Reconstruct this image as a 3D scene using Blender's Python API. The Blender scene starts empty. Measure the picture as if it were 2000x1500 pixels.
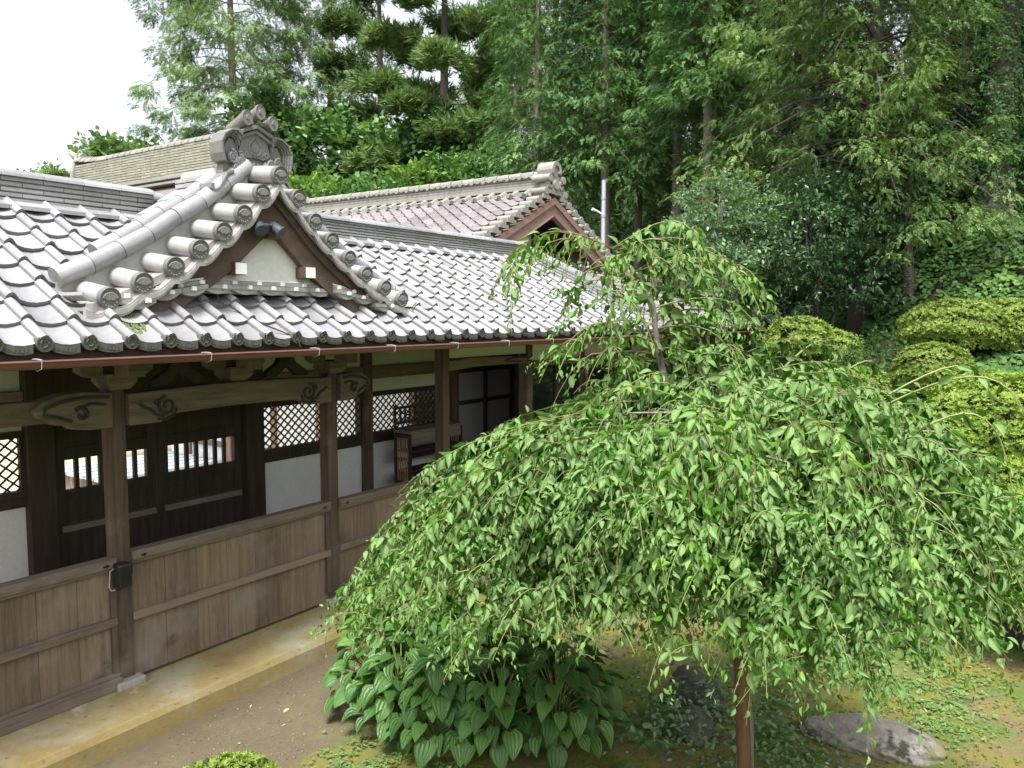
import bpy, bmesh, math, random
import numpy as np
from mathutils import Vector, Matrix
PI = math.pi
R = math.radians
rng = np.random.default_rng(7)
random.seed(7)
scene = bpy.context.scene
C = scene.collection

# ------------------------------------------------------------------ camera
CAM = Vector((-2.53, -6.02, 2.943))
yaw, pitch, roll = R(34.298), R(4.824), R(0.153)
fw = Vector((math.cos(pitch)*math.cos(yaw), math.cos(pitch)*math.sin(yaw), -math.sin(pitch)))
rt = Vector((math.sin(yaw), -math.cos(yaw), 0)); up = rt.cross(fw)
r2 = math.cos(roll)*rt + math.sin(roll)*up; u2 = -math.sin(roll)*rt + math.cos(roll)*up
cam = bpy.data.cameras.new('camera'); camo = bpy.data.objects.new('camera', cam); C.objects.link(camo)
camo.matrix_world = Matrix(((r2.x, u2.x, -fw.x, CAM.x), (r2.y, u2.y, -fw.y, CAM.y), (r2.z, u2.z, -fw.z, CAM.z), (0, 0, 0, 1)))
cam.sensor_width = 36; cam.lens = 1560/2000*36; cam.clip_start = 0.05; cam.clip_end = 3000
scene.camera = camo

# ------------------------------------------------------------------ light
SUN_EL, SUN_AZ = 62, 205          # high veiled sun, from the left of the picture
w = bpy.data.worlds.new('World'); scene.world = w; w.use_nodes = True
nt = w.node_tree; nt.nodes.clear()
sky = nt.nodes.new('ShaderNodeTexSky'); sky.sky_type = 'NISHITA'; sky.sun_disc = False
sky.sun_elevation = R(SUN_EL); sky.sun_rotation = R(90-SUN_AZ); sky.dust_density = 4; sky.air_density = 1.2
hs = nt.nodes.new('ShaderNodeHueSaturation'); hs.inputs['Saturation'].default_value = 0.28; hs.inputs['Value'].default_value = 1.0
bg = nt.nodes.new('ShaderNodeBackground'); bg.inputs['Strength'].default_value = 0.122
wo = nt.nodes.new('ShaderNodeOutputWorld')
nt.links.new(sky.outputs[0], hs.inputs['Color']); nt.links.new(hs.outputs[0], bg.inputs[0]); nt.links.new(bg.outputs[0], wo.inputs[0])
sd = bpy.data.lights.new('sun', 'SUN'); sd.energy = 2.6; sd.angle = R(18); sd.color = (1, .98, .95)
so = bpy.data.objects.new('sun', sd); C.objects.link(so)
sv = Vector((math.cos(R(SUN_EL))*math.cos(R(SUN_AZ)), math.cos(R(SUN_EL))*math.sin(R(SUN_AZ)), math.sin(R(SUN_EL))))
so.rotation_euler = sv.to_track_quat('Z', 'Y').to_euler()
scene.view_settings.view_transform = 'Standard'; scene.view_settings.look = 'None'
scene.view_settings.exposure = 1.42; scene.view_settings.gamma = 1
scene.render.engine = 'CYCLES'
scene.cycles.max_bounces = 7; scene.cycles.diffuse_bounces = 3; scene.cycles.glossy_bounces = 2
scene.cycles.transmission_bounces = 3; scene.cycles.transparent_max_bounces = 4
scene.cycles.use_denoising = True

# ------------------------------------------------------------------ helpers
def tag(o, label=None, cat=None, group=None, kind=None):
    if label: o['label'] = label
    if cat: o['category'] = cat
    if group: o['group'] = group
    if kind: o['kind'] = kind
    return o
def empty(name, loc, label, cat, group=None):
    o = bpy.data.objects.new(name, None); C.objects.link(o); o.location = loc; o.empty_display_size = .2
    return tag(o, label, cat, group)
def link(o, parent):
    C.objects.link(o)
    if parent is not None:
        o.parent = parent
        if parent.parent is None: o.matrix_parent_inverse = Matrix.Translation(-Vector(parent.location))
    return o
class MB:
    def __init__(s): s.v = []; s.f = []
    def add(s, vs, fs):
        b = len(s.v); s.v += [tuple(p) for p in vs]; s.f += [tuple(i+b for i in f) for f in fs]; return s
    def box(s, x0, x1, y0, y1, z0, z1):
        return s.add([(x0,y0,z0),(x1,y0,z0),(x1,y1,z0),(x0,y1,z0),(x0,y0,z1),(x1,y0,z1),(x1,y1,z1),(x0,y1,z1)],
              [(0,3,2,1),(4,5,6,7),(0,1,5,4),(1,2,6,5),(2,3,7,6),(3,0,4,7)])
    def frus(s, x, y, z0, z1, a0, b0, a1, b1):
        v = [(x+i*a0/2, y+j*b0/2, z0) for i, j in ((-1,-1),(1,-1),(1,1),(-1,1))] + [(x+i*a1/2, y+j*b1/2, z1) for i, j in ((-1,-1),(1,-1),(1,1),(-1,1))]
        return s.add(v, [(0,3,2,1),(4,5,6,7),(0,1,5,4),(1,2,6,5),(2,3,7,6),(3,0,4,7)])
    def prism(s, poly, axis, a0, a1):
        n = len(poly)
        def P(p, a): return {'y': (p[0], a, p[1]), 'x': (a, p[0], p[1]), 'z': (p[0], p[1], a)}[axis]
        v = [P(p, a0) for p in poly] + [P(p, a1) for p in poly]
        return s.add(v, [tuple(range(n)), tuple(range(2*n-1, n-1, -1))] + [(i, i+n, (i+1) % n+n, (i+1) % n) for i in range(n)])
    def tube(s, path, rad, n=8, cap=True):
        path = [Vector(p) for p in path]; m = len(path)
        if not hasattr(rad, '__len__'): rad = [rad]*m
        b = len(s.v); prev = None
        for i, p in enumerate(path):
            t = (path[min(i+1, m-1)]-path[max(i-1, 0)]).normalized()
            if prev is None:
                a = Vector((0,0,1)) if abs(t.z) < .9 else Vector((1,0,0)); u = t.cross(a).normalized()
            else:
                u = (prev-t*prev.dot(t)).normalized()
            prev = u; q = t.cross(u)
            for k in range(n):
                an = 2*PI*k/n; s.v.append(tuple(p+(u*math.cos(an)+q*math.sin(an))*rad[i]))
        for i in range(m-1):
            for k in range(n):
                s.f.append((b+i*n+k, b+i*n+(k+1) % n, b+(i+1)*n+(k+1) % n, b+(i+1)*n+k))
        if cap:
            s.f.append(tuple(b+k for k in range(n-1, -1, -1))); s.f.append(tuple(b+(m-1)*n+k for k in range(n)))
        return s
    def strip(s, path, width, y0, y1):
        """curved board in the xz plane: path of (x,z), width(s) along the normal, between y0 and y1"""
        m = len(path); L = []; Rr = []
        for i in range(m):
            a = path[max(i-1, 0)]; c = path[min(i+1, m-1)]; tx, tz = c[0]-a[0], c[1]-a[1]; l = math.hypot(tx, tz) or 1
            wd = width[i] if hasattr(width, '__len__') else width
            L.append((path[i][0]-tz/l*wd/2, path[i][1]+tx/l*wd/2)); Rr.append((path[i][0]+tz/l*wd/2, path[i][1]-tx/l*wd/2))
        for i in range(m-1):
            s.prism([L[i], L[i+1], Rr[i+1], Rr[i]], 'y', y0, y1)
        return s
    def build(s, name, mat, parent=None, smooth=False, bevel=0, fix=True, edge=None):
        me = bpy.data.meshes.new(name); me.from_pydata(s.v, [], s.f)
        if fix:
            bm = bmesh.new(); bm.from_mesh(me); bmesh.ops.recalc_face_normals(bm, faces=bm.faces); bm.to_mesh(me); bm.free()
        if smooth:
            me.polygons.foreach_set('use_smooth', [True]*len(me.polygons))
            if hasattr(me, 'set_sharp_from_angle'): me.set_sharp_from_angle(angle=R(edge or 45))
        me.materials.append(mat)
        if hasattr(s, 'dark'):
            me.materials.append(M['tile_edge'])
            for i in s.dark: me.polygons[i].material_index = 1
        o = bpy.data.objects.new(name, me); link(o, parent)
        if bevel:
            md = o.modifiers.new('bevel', 'BEVEL'); md.width = bevel; md.segments = 2; md.limit_method = 'ANGLE'; md.angle_limit = R(40)
        return o
def copy_part(o, parent, loc=None):
    c = o.copy(); C.objects.link(c); c.parent = parent; c.matrix_parent_inverse = o.matrix_parent_inverse
    if loc is not None: c.location = loc
    return c
def mesh_np(name, V, F, mat, parent=None, smooth=False):
    """V (n,3) floats, F (m,k) ints - one mesh object"""
    k = F.shape[1]; me = bpy.data.meshes.new(name)
    me.vertices.add(len(V)); me.vertices.foreach_set('co', np.ascontiguousarray(V, dtype=np.float32).ravel())
    me.loops.add(F.size); me.loops.foreach_set('vertex_index', F.astype(np.int32).ravel())
    me.polygons.add(len(F)); me.polygons.foreach_set('loop_start', np.arange(0, F.size, k, dtype=np.int32))
    me.polygons.foreach_set('loop_total', np.full(len(F), k, dtype=np.int32))
    if smooth: me.polygons.foreach_set('use_smooth', np.ones(len(F), dtype=bool))
    me.update(calc_edges=True); me.validate(); me.materials.append(mat)
    return link(bpy.data.objects.new(name, me), parent)

# ------------------------------------------------------------------ materials
def nodes(name):
    m = bpy.data.materials.new(name); m.use_nodes = True
    t = m.node_tree; b = t.nodes['Principled BSDF']
    return m, t, b
def N(t, typ, **kw):
    n = t.nodes.new(typ)
    for k, v in kw.items():
        if k in n.inputs.keys(): n.inputs[k].default_value = v
        else: setattr(n, k, v)
    return n
def rgb(c): return (c[0], c[1], c[2], 1)
def coords(t, scale=(1,1,1)):
    tc = N(t, 'ShaderNodeTexCoord'); mp = N(t, 'ShaderNodeMapping'); mp.inputs['Scale'].default_value = scale
    t.links.new(tc.outputs['Object'], mp.inputs['Vector']); return mp.outputs[0]
def noise(t, co, scale, detail=5, rough=.6):
    n = N(t, 'ShaderNodeTexNoise', Scale=scale, Detail=detail, Roughness=rough); t.links.new(co, n.inputs['Vector']); return n.outputs['Fac']
def ramp(t, fac, stops):
    r = N(t, 'ShaderNodeValToRGB'); e = r.color_ramp.elements
    while len(e) < len(stops): e.new(.5)
    for el, (p, c) in zip(e, stops): el.position = p; el.color = rgb(c) if hasattr(c, '__len__') else (c, c, c, 1)
    t.links.new(fac, r.inputs[0]); return r.outputs[0]
def mix(t, fac, a, b, mode='MIX'):
    m = N(t, 'ShaderNodeMix'); m.data_type = 'RGBA'; m.blend_type = mode
    for i, v in ((0, fac), (6, a), (7, b)):
        if hasattr(v, 'links') or isinstance(v, bpy.types.NodeSocket): t.links.new(v, m.inputs[i])
        else: m.inputs[i].default_value = v if not hasattr(v, '__len__') else (rgb(v) if i else v)
    return m.outputs[2]
def island(t): return N(t, 'ShaderNodeNewGeometry').outputs['Random Per Island']
def bump(t, b, h, strength=.3, dist=.01):
    n = N(t, 'ShaderNodeBump', Strength=strength, Distance=dist); t.links.new(h, n.inputs['Height']); t.links.new(n.outputs[0], b.inputs['Normal'])
def surface(name, c1, c2, scale=3, stretch=(1,1,1), rough=.7, bstr=.3, bdist=.004, isl=.0, spots=None, spec=.3, fine=None, grit=.35):
    m, t, b = nodes(name)
    co = coords(t, stretch); n1 = noise(t, co, scale, 8, .65)
    col = ramp(t, n1, [(.3, c1), (.7, c2)])
    if isl:
        r = ramp(t, island(t), [(0, 1-isl), (1, 1+isl*.6)]); col = mix(t, 1.0, col, r, 'MULTIPLY')
    n2 = noise(t, co, scale*(fine or 8), 6, .7)
    col = mix(t, grit, col, ramp(t, n2, [(.25, .45), (.75, 1.0)]), 'MULTIPLY')
    if spots:
        for sc, lo, hi, c in spots:
            n3 = noise(t, coords(t), sc, 6, .6); col = mix(t, ramp(t, n3, [(lo, 0.0), (hi, 1.0)]), col, c)
    t.links.new(col, b.inputs['Base Color']); b.inputs['Roughness'].default_value = rough
    b.inputs['Specular IOR Level'].default_value = spec
    if bstr: bump(t, b, n2, bstr, bdist)
    return m
WEATHER = (6, .52, .72, (.26, .23, .20))
M = {}
M['wood_x'] = surface('weathered_wood_lengthwise', (.115,.086,.068), (.235,.19,.155), 5, (.25,4,4), .75, .35, .004, .12, spots=[(2.2,.55,.75,(.22,.19,.165))])
M['wood_z'] = surface('weathered_wood_upright', (.062,.042,.03), (.155,.112,.084), 5, (4,4,.22), .75, .35, .004, .15, spots=[(2.0,.55,.75,(.16,.135,.115))])
M['plank'] = surface('weathered_planks', (.14,.098,.068), (.25,.188,.135), 6, (5,5,.25), .72, .3, .003, .32, spots=[(1.6,.5,.8,(.25,.215,.19)), (5,.62,.75,(.15,.09,.06)), (2.6,.60,.72,(.09,.065,.048))], grit=.5)
M['carved'] = surface('carved_grey_timber', (.085,.07,.05), (.20,.165,.12), 4, (.5,3,5), .75, .4, .005, .05, spots=[(3,.55,.7,(.17,.10,.06))])
M['carved_groove'] = surface('carved_groove', (.03,.025,.02), (.06,.05,.04), 8, rough=.85)
M['dark_wood'] = surface('dark_door_wood', (.026,.017,.012), (.062,.043,.031), 5, (4,4,.3), .6, .25, .003, .2)
M['barge'] = surface('red_brown_bargeboard', (.075,.05,.038), (.145,.10,.076), 5, (.7,3,1.5), .7, .3, .003)
M['barge2'] = surface('pale_red_bargeboard', (.20,.125,.10), (.30,.20,.165), 4, (.7,3,1.5), .7, .25, .003)
M['plaster'] = surface('white_plaster', (.68,.67,.63), (.78,.77,.74), 1.5, rough=.9, bstr=.1, bdist=.002, spots=[(2.0,.6,.85,(.55,.55,.48))], fine=20)
M['bounce_plaster'] = surface('green_bounce_plaster', (.47,.50,.42), (.58,.60,.51), 1.5, rough=.9, bstr=.1, bdist=.002, fine=20)  # green light bounced off the foliage is put into this plaster's colour
M['plaster_dot'] = surface('plaster_dots', (.75,.75,.73), (.85,.85,.83), 10, rough=.9, bstr=.05)
def tile_mat(name, c1, c2, rough, stain, moss=None, isl=.3, spec=.5):
    m, t, b = nodes(name); co = coords(t)
    base = ramp(t, island(t), [(0, c1), (1, c2)])
    n1 = noise(t, co, 2.2, 6, .65); col = mix(t, ramp(t, n1, [(.45, 0.0), (.75, .75)]), base, stain)
    n2 = noise(t, co, 26, 5, .7); col = mix(t, .45, col, ramp(t, n2, [(.3, .55), (.65, 1.0)]), 'MULTIPLY')
    if moss:
        n3 = noise(t, co, moss[0], 5, .6); col = mix(t, ramp(t, n3, [(moss[1], 0.0), (moss[2], 1.0)]), col, moss[3])
    t.links.new(col, b.inputs['Base Color'])
    t.links.new(ramp(t, n1, [(.3, rough), (.75, rough+.25)]), b.inputs['Roughness'])
    b.inputs['Specular IOR Level'].default_value = spec
    bump(t, b, n2, .12, .002)
    return m
M['tile'] = tile_mat('grey_smoked_tile', (.20,.202,.215), (.335,.333,.352), .38, (.245,.24,.235))
M['tile_edge'] = tile_mat('dark_tile_edge', (.13,.122,.122), (.19,.18,.18), .6, (.14,.135,.115))  # dark edges, with the shadow under the overlaps put into the colour
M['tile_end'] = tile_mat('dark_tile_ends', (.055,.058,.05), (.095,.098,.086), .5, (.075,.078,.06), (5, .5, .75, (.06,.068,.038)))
M['tile_verge'] = tile_mat('grey_verge_tile', (.30,.295,.285), (.38,.37,.36), .36, (.27,.255,.23), (6, .60, .80, (.19,.19,.11)))
M['tile_ridge'] = tile_mat('ridge_tile', (.27,.275,.27), (.37,.37,.37), .45, (.20,.20,.17))
M['tile_red'] = tile_mat('red_brown_tile', (.165,.145,.145), (.26,.235,.235), .42, (.21,.20,.205))
M['tile_dark'] = tile_mat('brown_grey_tile', (.13,.115,.11), (.23,.195,.185), .45, (.20,.185,.16))
M['tile_old'] = tile_mat('weathered_ridge_tile', (.22,.215,.195), (.325,.315,.29), .6, (.21,.205,.17), (8,.55,.75,(.2,.2,.13)))
M['tile_moss'] = tile_mat('mossy_ridge_tile', (.25,.25,.20), (.35,.345,.28), .7, (.20,.205,.145), (5,.5,.75,(.17,.19,.11)))
M['ornament'] = tile_mat('ornament_tile', (.155,.155,.15), (.19,.19,.185), .42, (.17,.165,.14), (7,.52,.75,(.19,.18,.12)))
M['copper'] = surface('brown_gutter', (.13,.055,.042), (.18,.08,.062), 6, (.5,3,3), .35, .05, spec=.5)
M['metal'] = surface('bright_metal', (.30,.30,.30), (.38,.38,.38), 8, rough=.4, bstr=0)
M['black'] = surface('black_plastic', (.012,.012,.014), (.02,.02,.022), 6, rough=.3, bstr=0, spec=.5)
M['lampgrey'] = surface('dark_grey_plastic', (.05,.055,.065), (.08,.085,.10), 6, rough=.4, bstr=0)
M['greypole'] = surface('grey_painted_steel', (.36,.40,.44), (.44,.48,.52), 4, rough=.5, bstr=.05)
M['concrete'] = surface('mossy_yellow_concrete', (.30,.22,.07), (.36,.30,.15), 1.6, (.5,1.4,1.4), .85, .35, .004,
    spots=[(1.3,.52,.66,(.34,.31,.21)), (3.5,.60,.72,(.47,.43,.32)), (2.4,.64,.74,(.30,.33,.14)), (.9,.58,.74,(.20,.14,.06)), (9,.60,.70,(.22,.20,.12)), (15,.64,.70,(.10,.09,.05))], fine=26, grit=.6)
M['basestone'] = surface('base_stone', (.32,.30,.27), (.45,.43,.38), 8, rough=.85, bstr=.4)
M['bamboo'] = surface('pale_brown_slat', (.30,.19,.10), (.42,.28,.15), 6, (3,3,.3), .6, .2)
M['curtain'] = surface('grey_curtain', (.30,.29,.31), (.37,.36,.38), 3, (30,1,.3), .8, .25, .01)
M['tan'] = surface('tan_wood_end', (.42,.36,.27), (.5,.44,.34), 6, rough=.8)
M['bark'] = surface('cedar_bark', (.17,.135,.115), (.33,.27,.23), 6, (5,5,.5), .9, .7, .03, spots=[(1.5,.55,.75,(.24,.215,.185))])
M['bark_dark'] = surface('dark_bark', (.05,.042,.036), (.11,.09,.078), 6, (5,5,.5), .9, .7, .03)
M['bark_grey'] = surface('grey_cherry_bark', (.13,.11,.10), (.27,.235,.22), 14, (3,3,1), .7, .5, .004)
M['twig'] = surface('brown_twig', (.13,.10,.045), (.22,.17,.075), 9, rough=.6, bstr=.1)
M['stake'] = surface('red_brown_stake', (.085,.042,.022), (.19,.095,.05), 7, (4,4,.5), .75, .5, .006, spots=[(4,.55,.7,(.11,.06,.04))])
M['stone'] = surface('lichen_stone', (.16,.145,.115), (.32,.30,.25), 5, rough=.9, bstr=.7, bdist=.02, spots=[(5,.54,.68,(.36,.345,.30)), (6,.54,.62,(.055,.052,.04)), (3,.62,.75,(.25,.25,.09))])
M['stone_dark'] = surface('dark_stone', (.055,.057,.042), (.12,.118,.09), 5, rough=.9, bstr=.7, bdist=.02, spots=[(5,.55,.7,(.12,.15,.06))])
M['pebble'] = surface('pebbles', (.13,.105,.08), (.30,.26,.21), 20, rough=.85, isl=.4, bstr=.1)
M['white_paint'] = surface('white_painted_wall', (.74,.76,.80), (.8,.82,.85), 1.2, rough=.85, bstr=.05)
M['blue_slab'] = surface('blue_grey_slab', (.33,.40,.44), (.42,.49,.53), 3, rough=.5, bstr=.1)
def glass_mat():
    m, t, b = nodes('window_glass'); b.inputs['Base Color'].default_value = (.012,.016,.014,1); b.inputs['Roughness'].default_value = .04
    b.inputs['Specular IOR Level'].default_value = .8; return m
M['glass'] = glass_mat()
def leaf_mat(name, dark, light, pale=None, trans=.35, rough=.42, scale=1.5, rare=None, spec=.4, back=None, veins=0, clumps=1.1):
    m, t, b = nodes(name)
    n1 = noise(t, coords(t), scale, 4, .6)
    f = N(t, 'ShaderNodeMath', operation='MULTIPLY_ADD'); t.links.new(island(t), f.inputs[0]); f.inputs[1].default_value = .55
    g = N(t, 'ShaderNodeMath', operation='MULTIPLY_ADD'); t.links.new(n1, g.inputs[0]); g.inputs[1].default_value = clumps; g.inputs[2].default_value = .23-.5*clumps
    t.links.new(g.outputs[0], f.inputs[2])
    st = [(.1, dark), (.75, light)]
    if pale: st.append((.97, pale))
    col = ramp(t, f.outputs[0], st)
    if rare:
        n2 = noise(t, coords(t), rare[0], 3, .5); col = mix(t, ramp(t, n2, [(rare[1], 0.0), (rare[1]+.03, 1.0)]), col, rare[2])
    if back:
        gm = N(t, 'ShaderNodeNewGeometry'); col = mix(t, gm.outputs['Backfacing'], col, mix(t, .75, col, back))
    if veins:
        at = N(t, 'ShaderNodeAttribute'); at.attribute_name = 'lat'
        w1 = N(t, 'ShaderNodeMath', operation='MULTIPLY'); t.links.new(at.outputs['Fac'], w1.inputs[0]); w1.inputs[1].default_value = PI*veins
        w2 = N(t, 'ShaderNodeMath', operation='COSINE'); t.links.new(w1.outputs[0], w2.inputs[0])
        col = mix(t, .35, col, ramp(t, w2.outputs[0], [(0, .62), (1, 1.0)]), 'MULTIPLY'); bump(t, b, w2.outputs[0], .5, .004)
    t.links.new(col, b.inputs['Base Color']); b.inputs['Roughness'].default_value = rough; b.inputs['Specular IOR Level'].default_value = spec
    tr = N(t, 'ShaderNodeBsdfTranslucent'); t.links.new(mix(t, 1.0, col, (1.15,1.25,.55), 'MULTIPLY'), tr.inputs['Color'])
    ms = N(t, 'ShaderNodeMixShader'); ms.inputs[0].default_value = trans
    t.links.new(b.outputs[0], ms.inputs[1]); t.links.new(tr.outputs[0], ms.inputs[2])
    t.links.new(ms.outputs[0], t.nodes['Material Output'].inputs['Surface'])
    return m
M['cherry_leaf'] = leaf_mat('cherry_leaf', (.018,.070,.008), (.095,.25,.026), (.32,.52,.12), .30, .55, 1.5, back=(.24,.37,.14), spec=.10, veins=1, rare=(7, .76, (.30,.34,.07)), clumps=1.7)
M['hosta_leaf'] = leaf_mat('hosta_leaf', (.036,.105,.022), (.10,.22,.045), (.18,.34,.08), .22, .4, 1.6, spec=.4, veins=5, rare=(9, .74, (.20,.24,.06)))
M['azalea_leaf'] = leaf_mat('azalea_leaf', (.10,.165,.024), (.23,.31,.07), (.34,.42,.13), .3, .6, 1.6, rare=(5, .70, (.30,.20,.06)), spec=.12, clumps=1.5)
M['azalea_bright'] = leaf_mat('azalea_leaf_bright', (.13,.215,.03), (.27,.37,.075), (.40,.49,.15), .35, .6, 1.6, rare=(5, .72, (.34,.26,.07)), spec=.12, clumps=1.5)
M['hinoki'] = leaf_mat('cypress_spray', (.022,.06,.024), (.155,.295,.10), (.33,.49,.19), .26, .65, .8, rare=(.9, .78, (.38,.16,.08)), spec=.12, clumps=2.2)
M['hinoki_y'] = leaf_mat('yellowish_cypress_spray', (.035,.075,.024), (.15,.245,.075), (.30,.40,.14), .26, .65, .8, rare=(.9, .79, (.32,.13,.06)), spec=.12, clumps=2.0)
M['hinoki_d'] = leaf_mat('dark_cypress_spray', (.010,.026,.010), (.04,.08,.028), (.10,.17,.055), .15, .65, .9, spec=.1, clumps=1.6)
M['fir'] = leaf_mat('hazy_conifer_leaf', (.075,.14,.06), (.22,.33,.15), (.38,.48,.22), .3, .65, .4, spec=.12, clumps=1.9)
M['pine'] = leaf_mat('pine_needles', (.075,.13,.045), (.16,.25,.085), (.30,.38,.14), .28, .65, .4, spec=.15)
M['maple'] = leaf_mat('maple_leaf', (.075,.15,.032), (.16,.27,.06), (.28,.38,.10), .35, .6, .5, spec=.15)
M['glossy'] = leaf_mat('camellia_leaf', (.018,.048,.018), (.06,.125,.045), (.14,.22,.09), .12, .34, .9, spec=.45, clumps=1.6)
M['glossy_l'] = leaf_mat('camellia_leaf_light', (.065,.13,.055), (.14,.235,.105), (.23,.34,.16), .2, .3, .9, spec=.55)
M['ivy_dark'] = leaf_mat('dark_ivy_leaf', (.015,.04,.012), (.045,.10,.028), (.10,.19,.05), .15, .5, 1.2, spec=.2)
M['ivy'] = leaf_mat('ivy_leaf', (.024,.062,.016), (.07,.15,.036), (.15,.27,.06), .2, .55, .5, spec=.2, clumps=1.8)
M['fern'] = leaf_mat('fern_leaf', (.05,.11,.03), (.11,.21,.05), (.18,.3,.08), .3, .5, 2)
M['clover'] = leaf_mat('clover_leaf', (.10,.19,.05), (.20,.32,.10), (.28,.40,.16), .3, .6, 3)
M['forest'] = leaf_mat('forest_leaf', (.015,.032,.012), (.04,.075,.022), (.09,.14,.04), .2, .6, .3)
# ------------------------------------------------------------------ terrain
GZ = -0.19
def sstep(a, b, x): t = np.clip((x-a)/(b-a), 0, 1); return t*t*(3-2*t)
def bumpn(x, y, s, seed):
    r = np.random.default_rng(seed); v = 0
    for i in range(7):
        a = r.uniform(0, 2*PI); k = s*r.uniform(.6, 1.8); v = v+np.sin(k*(x*math.cos(a)+y*math.sin(a))+r.uniform(0, 6))/7
    return v
def hill(x, y):
    d = .75*x-.45*y
    h = 1.85*sstep(7.2, 11.5, .75*x-.55*y)*sstep(-1.2, -3.2, y)+3.0*sstep(11.8, 15.2, d)+4.5*sstep(16, 42, d)
    h = GZ+h*sstep(24, 6, y)          # only the right-hand side rises
    near = sstep(6, 11, np.hypot(x-2, y+3))
    return h + .035*bumpn(x, y, 3.0, 3)*sstep(-.9, -1.6, y)*(1-near) + .25*bumpn(x, y, .8, 5)*near*sstep(11.5, 13, d)
def ground_mat():
    m, t, b = nodes('garden_ground'); co = coords(t)
    sp = N(t, 'ShaderNodeSeparateXYZ'); t.links.new(co, sp.inputs[0])
    n0 = noise(t, co, 1.6, 6, .6); n1 = noise(t, co, 3.2, 7, .65); n2 = noise(t, co, 22, 8, .75); n3 = noise(t, co, .9, 5, .6)
    def mth(op, a, bb, c=None):
        q = N(t, 'ShaderNodeMath', operation=op)
        for i, v in enumerate((a, bb, c)):
            if v is None: continue
            if isinstance(v, bpy.types.NodeSocket): t.links.new(v, q.inputs[i])
            else: q.inputs[i].default_value = v
        return q.outputs[0]
    dirt = mix(t, n2, (.072,.058,.036), (.18,.147,.094)); dirt = mix(t, ramp(t, n1, [(.5, 0.0), (.7, .6)]), dirt, (.17,.15,.075))
    moss = mix(t, n2, (.085,.085,.02), (.23,.215,.05)); moss = mix(t, ramp(t, n1, [(.46, 0.0), (.56, 1.0)]), moss, mix(t, n2, (.10,.07,.04), (.22,.165,.105)))
    moss = mix(t, ramp(t, n0, [(.47, 0.0), (.56, .95)]), moss, mix(t, n2, (.045,.08,.018), (.14,.20,.05)))
    edge = mth('ADD', sp.outputs['Y'], mth('MULTIPLY', n0, 1.0))       # -1.5 = edge of the bare strip along the plinth
    edge = mth('SUBTRACT', edge, mth('MULTIPLY', sp.outputs['X'], .32))
    f = ramp(t, mth('MULTIPLY_ADD', edge, .5, 1.35), [(.45, 0.0), (.58, 1.0)])
    col = mix(t, f, moss, dirt)
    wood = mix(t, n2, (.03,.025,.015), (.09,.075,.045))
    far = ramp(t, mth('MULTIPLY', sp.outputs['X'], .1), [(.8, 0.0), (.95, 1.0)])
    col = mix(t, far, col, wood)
    t.links.new(col, b.inputs['Base Color']); b.inputs['Roughness'].default_value = .92; b.inputs['Specular IOR Level'].default_value = .15
    bump(t, b, n2, .8, .02)
    return m
M['ground'] = ground_mat()
def axis(lo, hi, fine_lo, fine_hi, st, coarse):
    a = list(np.arange(fine_lo, fine_hi+1e-6, st)); x = fine_lo; k = st
    while x > lo: k = min(k*1.35, coarse); x -= k; a.insert(0, x)
    x = fine_hi; k = st
    while x < hi: k = min(k*1.35, coarse); x += k; a.append(x)
    return np.array(a)
def sheet(name, xs, ys, zf, mat, kind='structure', smooth=True):
    X, Y = np.meshgrid(xs, ys); Z = zf(X, Y); V = np.c_[X.ravel(), Y.ravel(), Z.ravel()]
    nx, ny = len(xs), len(ys); i = np.arange(nx-1)[None, :]+nx*np.arange(ny-1)[:, None]; i = i.ravel()
    return tag(mesh_np(name, V, np.c_[i, i+1, i+1+nx, i+nx], mat, None, smooth), kind=kind)
sheet('ground', axis(-400, 600, -1, 8, .08, 25), axis(-400, 700, -7, 0, .08, 25), hill, M['ground'])
M['gravel'] = surface('pale_gravel', (.40,.35,.22), (.52,.47,.34), 18, rough=.95, bstr=.5, spec=.1)
sheet('courtyard_gravel', np.linspace(-6, 14, 9), np.linspace(1.75, 26, 9), lambda x, y: x*0+GZ+.03, M['gravel'])

# ------------------------------------------------------------------ pantile roofs
PROF = [(0,.030),(.04,.048),(.11,.060),(.18,.053),(.25,.030),(.32,.008),(.5,-.008),(.7,-.013),(.88,-.004),(1.0,.010)]
def pantile(mb, O, ex, es, n, ncol, nrow, pitch=.27, expo=.237, keep=None, lift=.036, zs=1.0, over=.05):
    O, ex, es, n = Vector(O), Vector(ex), Vector(es), Vector(n)
    for r in range(nrow):
        for c in range(ncol):
            x0 = (c-.11)*pitch; s0 = r*expo; s1 = s0+expo+over
            if keep and not keep((c+.5)*pitch, s0+expo/2): continue
            jl = random.uniform(-.003, .004); jx = random.uniform(-.003, .003)
            V = []
            for (s, l) in ((s1, .002), (s0, lift+jl), (s0+.001, lift-.026+jl)):
                for u, z in PROF:
                    zz = z*zs if s != s0+.001 else z*zs
                    V.append(O+ex*(x0+u*pitch+jx)+es*s+n*(zz+l))
            m = len(PROF); F = []
            for i in range(m-1):
                F.append((i, i+1, m+i+1, m+i)); F.append((m+i, m+i+1, 2*m+i+1, 2*m+i))
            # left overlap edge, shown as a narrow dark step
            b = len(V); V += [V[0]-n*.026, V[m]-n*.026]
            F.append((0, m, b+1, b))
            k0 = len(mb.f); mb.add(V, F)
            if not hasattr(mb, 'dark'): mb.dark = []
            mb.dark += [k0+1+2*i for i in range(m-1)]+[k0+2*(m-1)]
SL = math.atan(.64); CS, SN = math.cos(SL), math.sin(SL)
EY, EZ, EX = -1.07, 2.745, -.197          # eave line of the corridor
def roofz(y): return EZ+(y-EY)*.64

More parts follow.
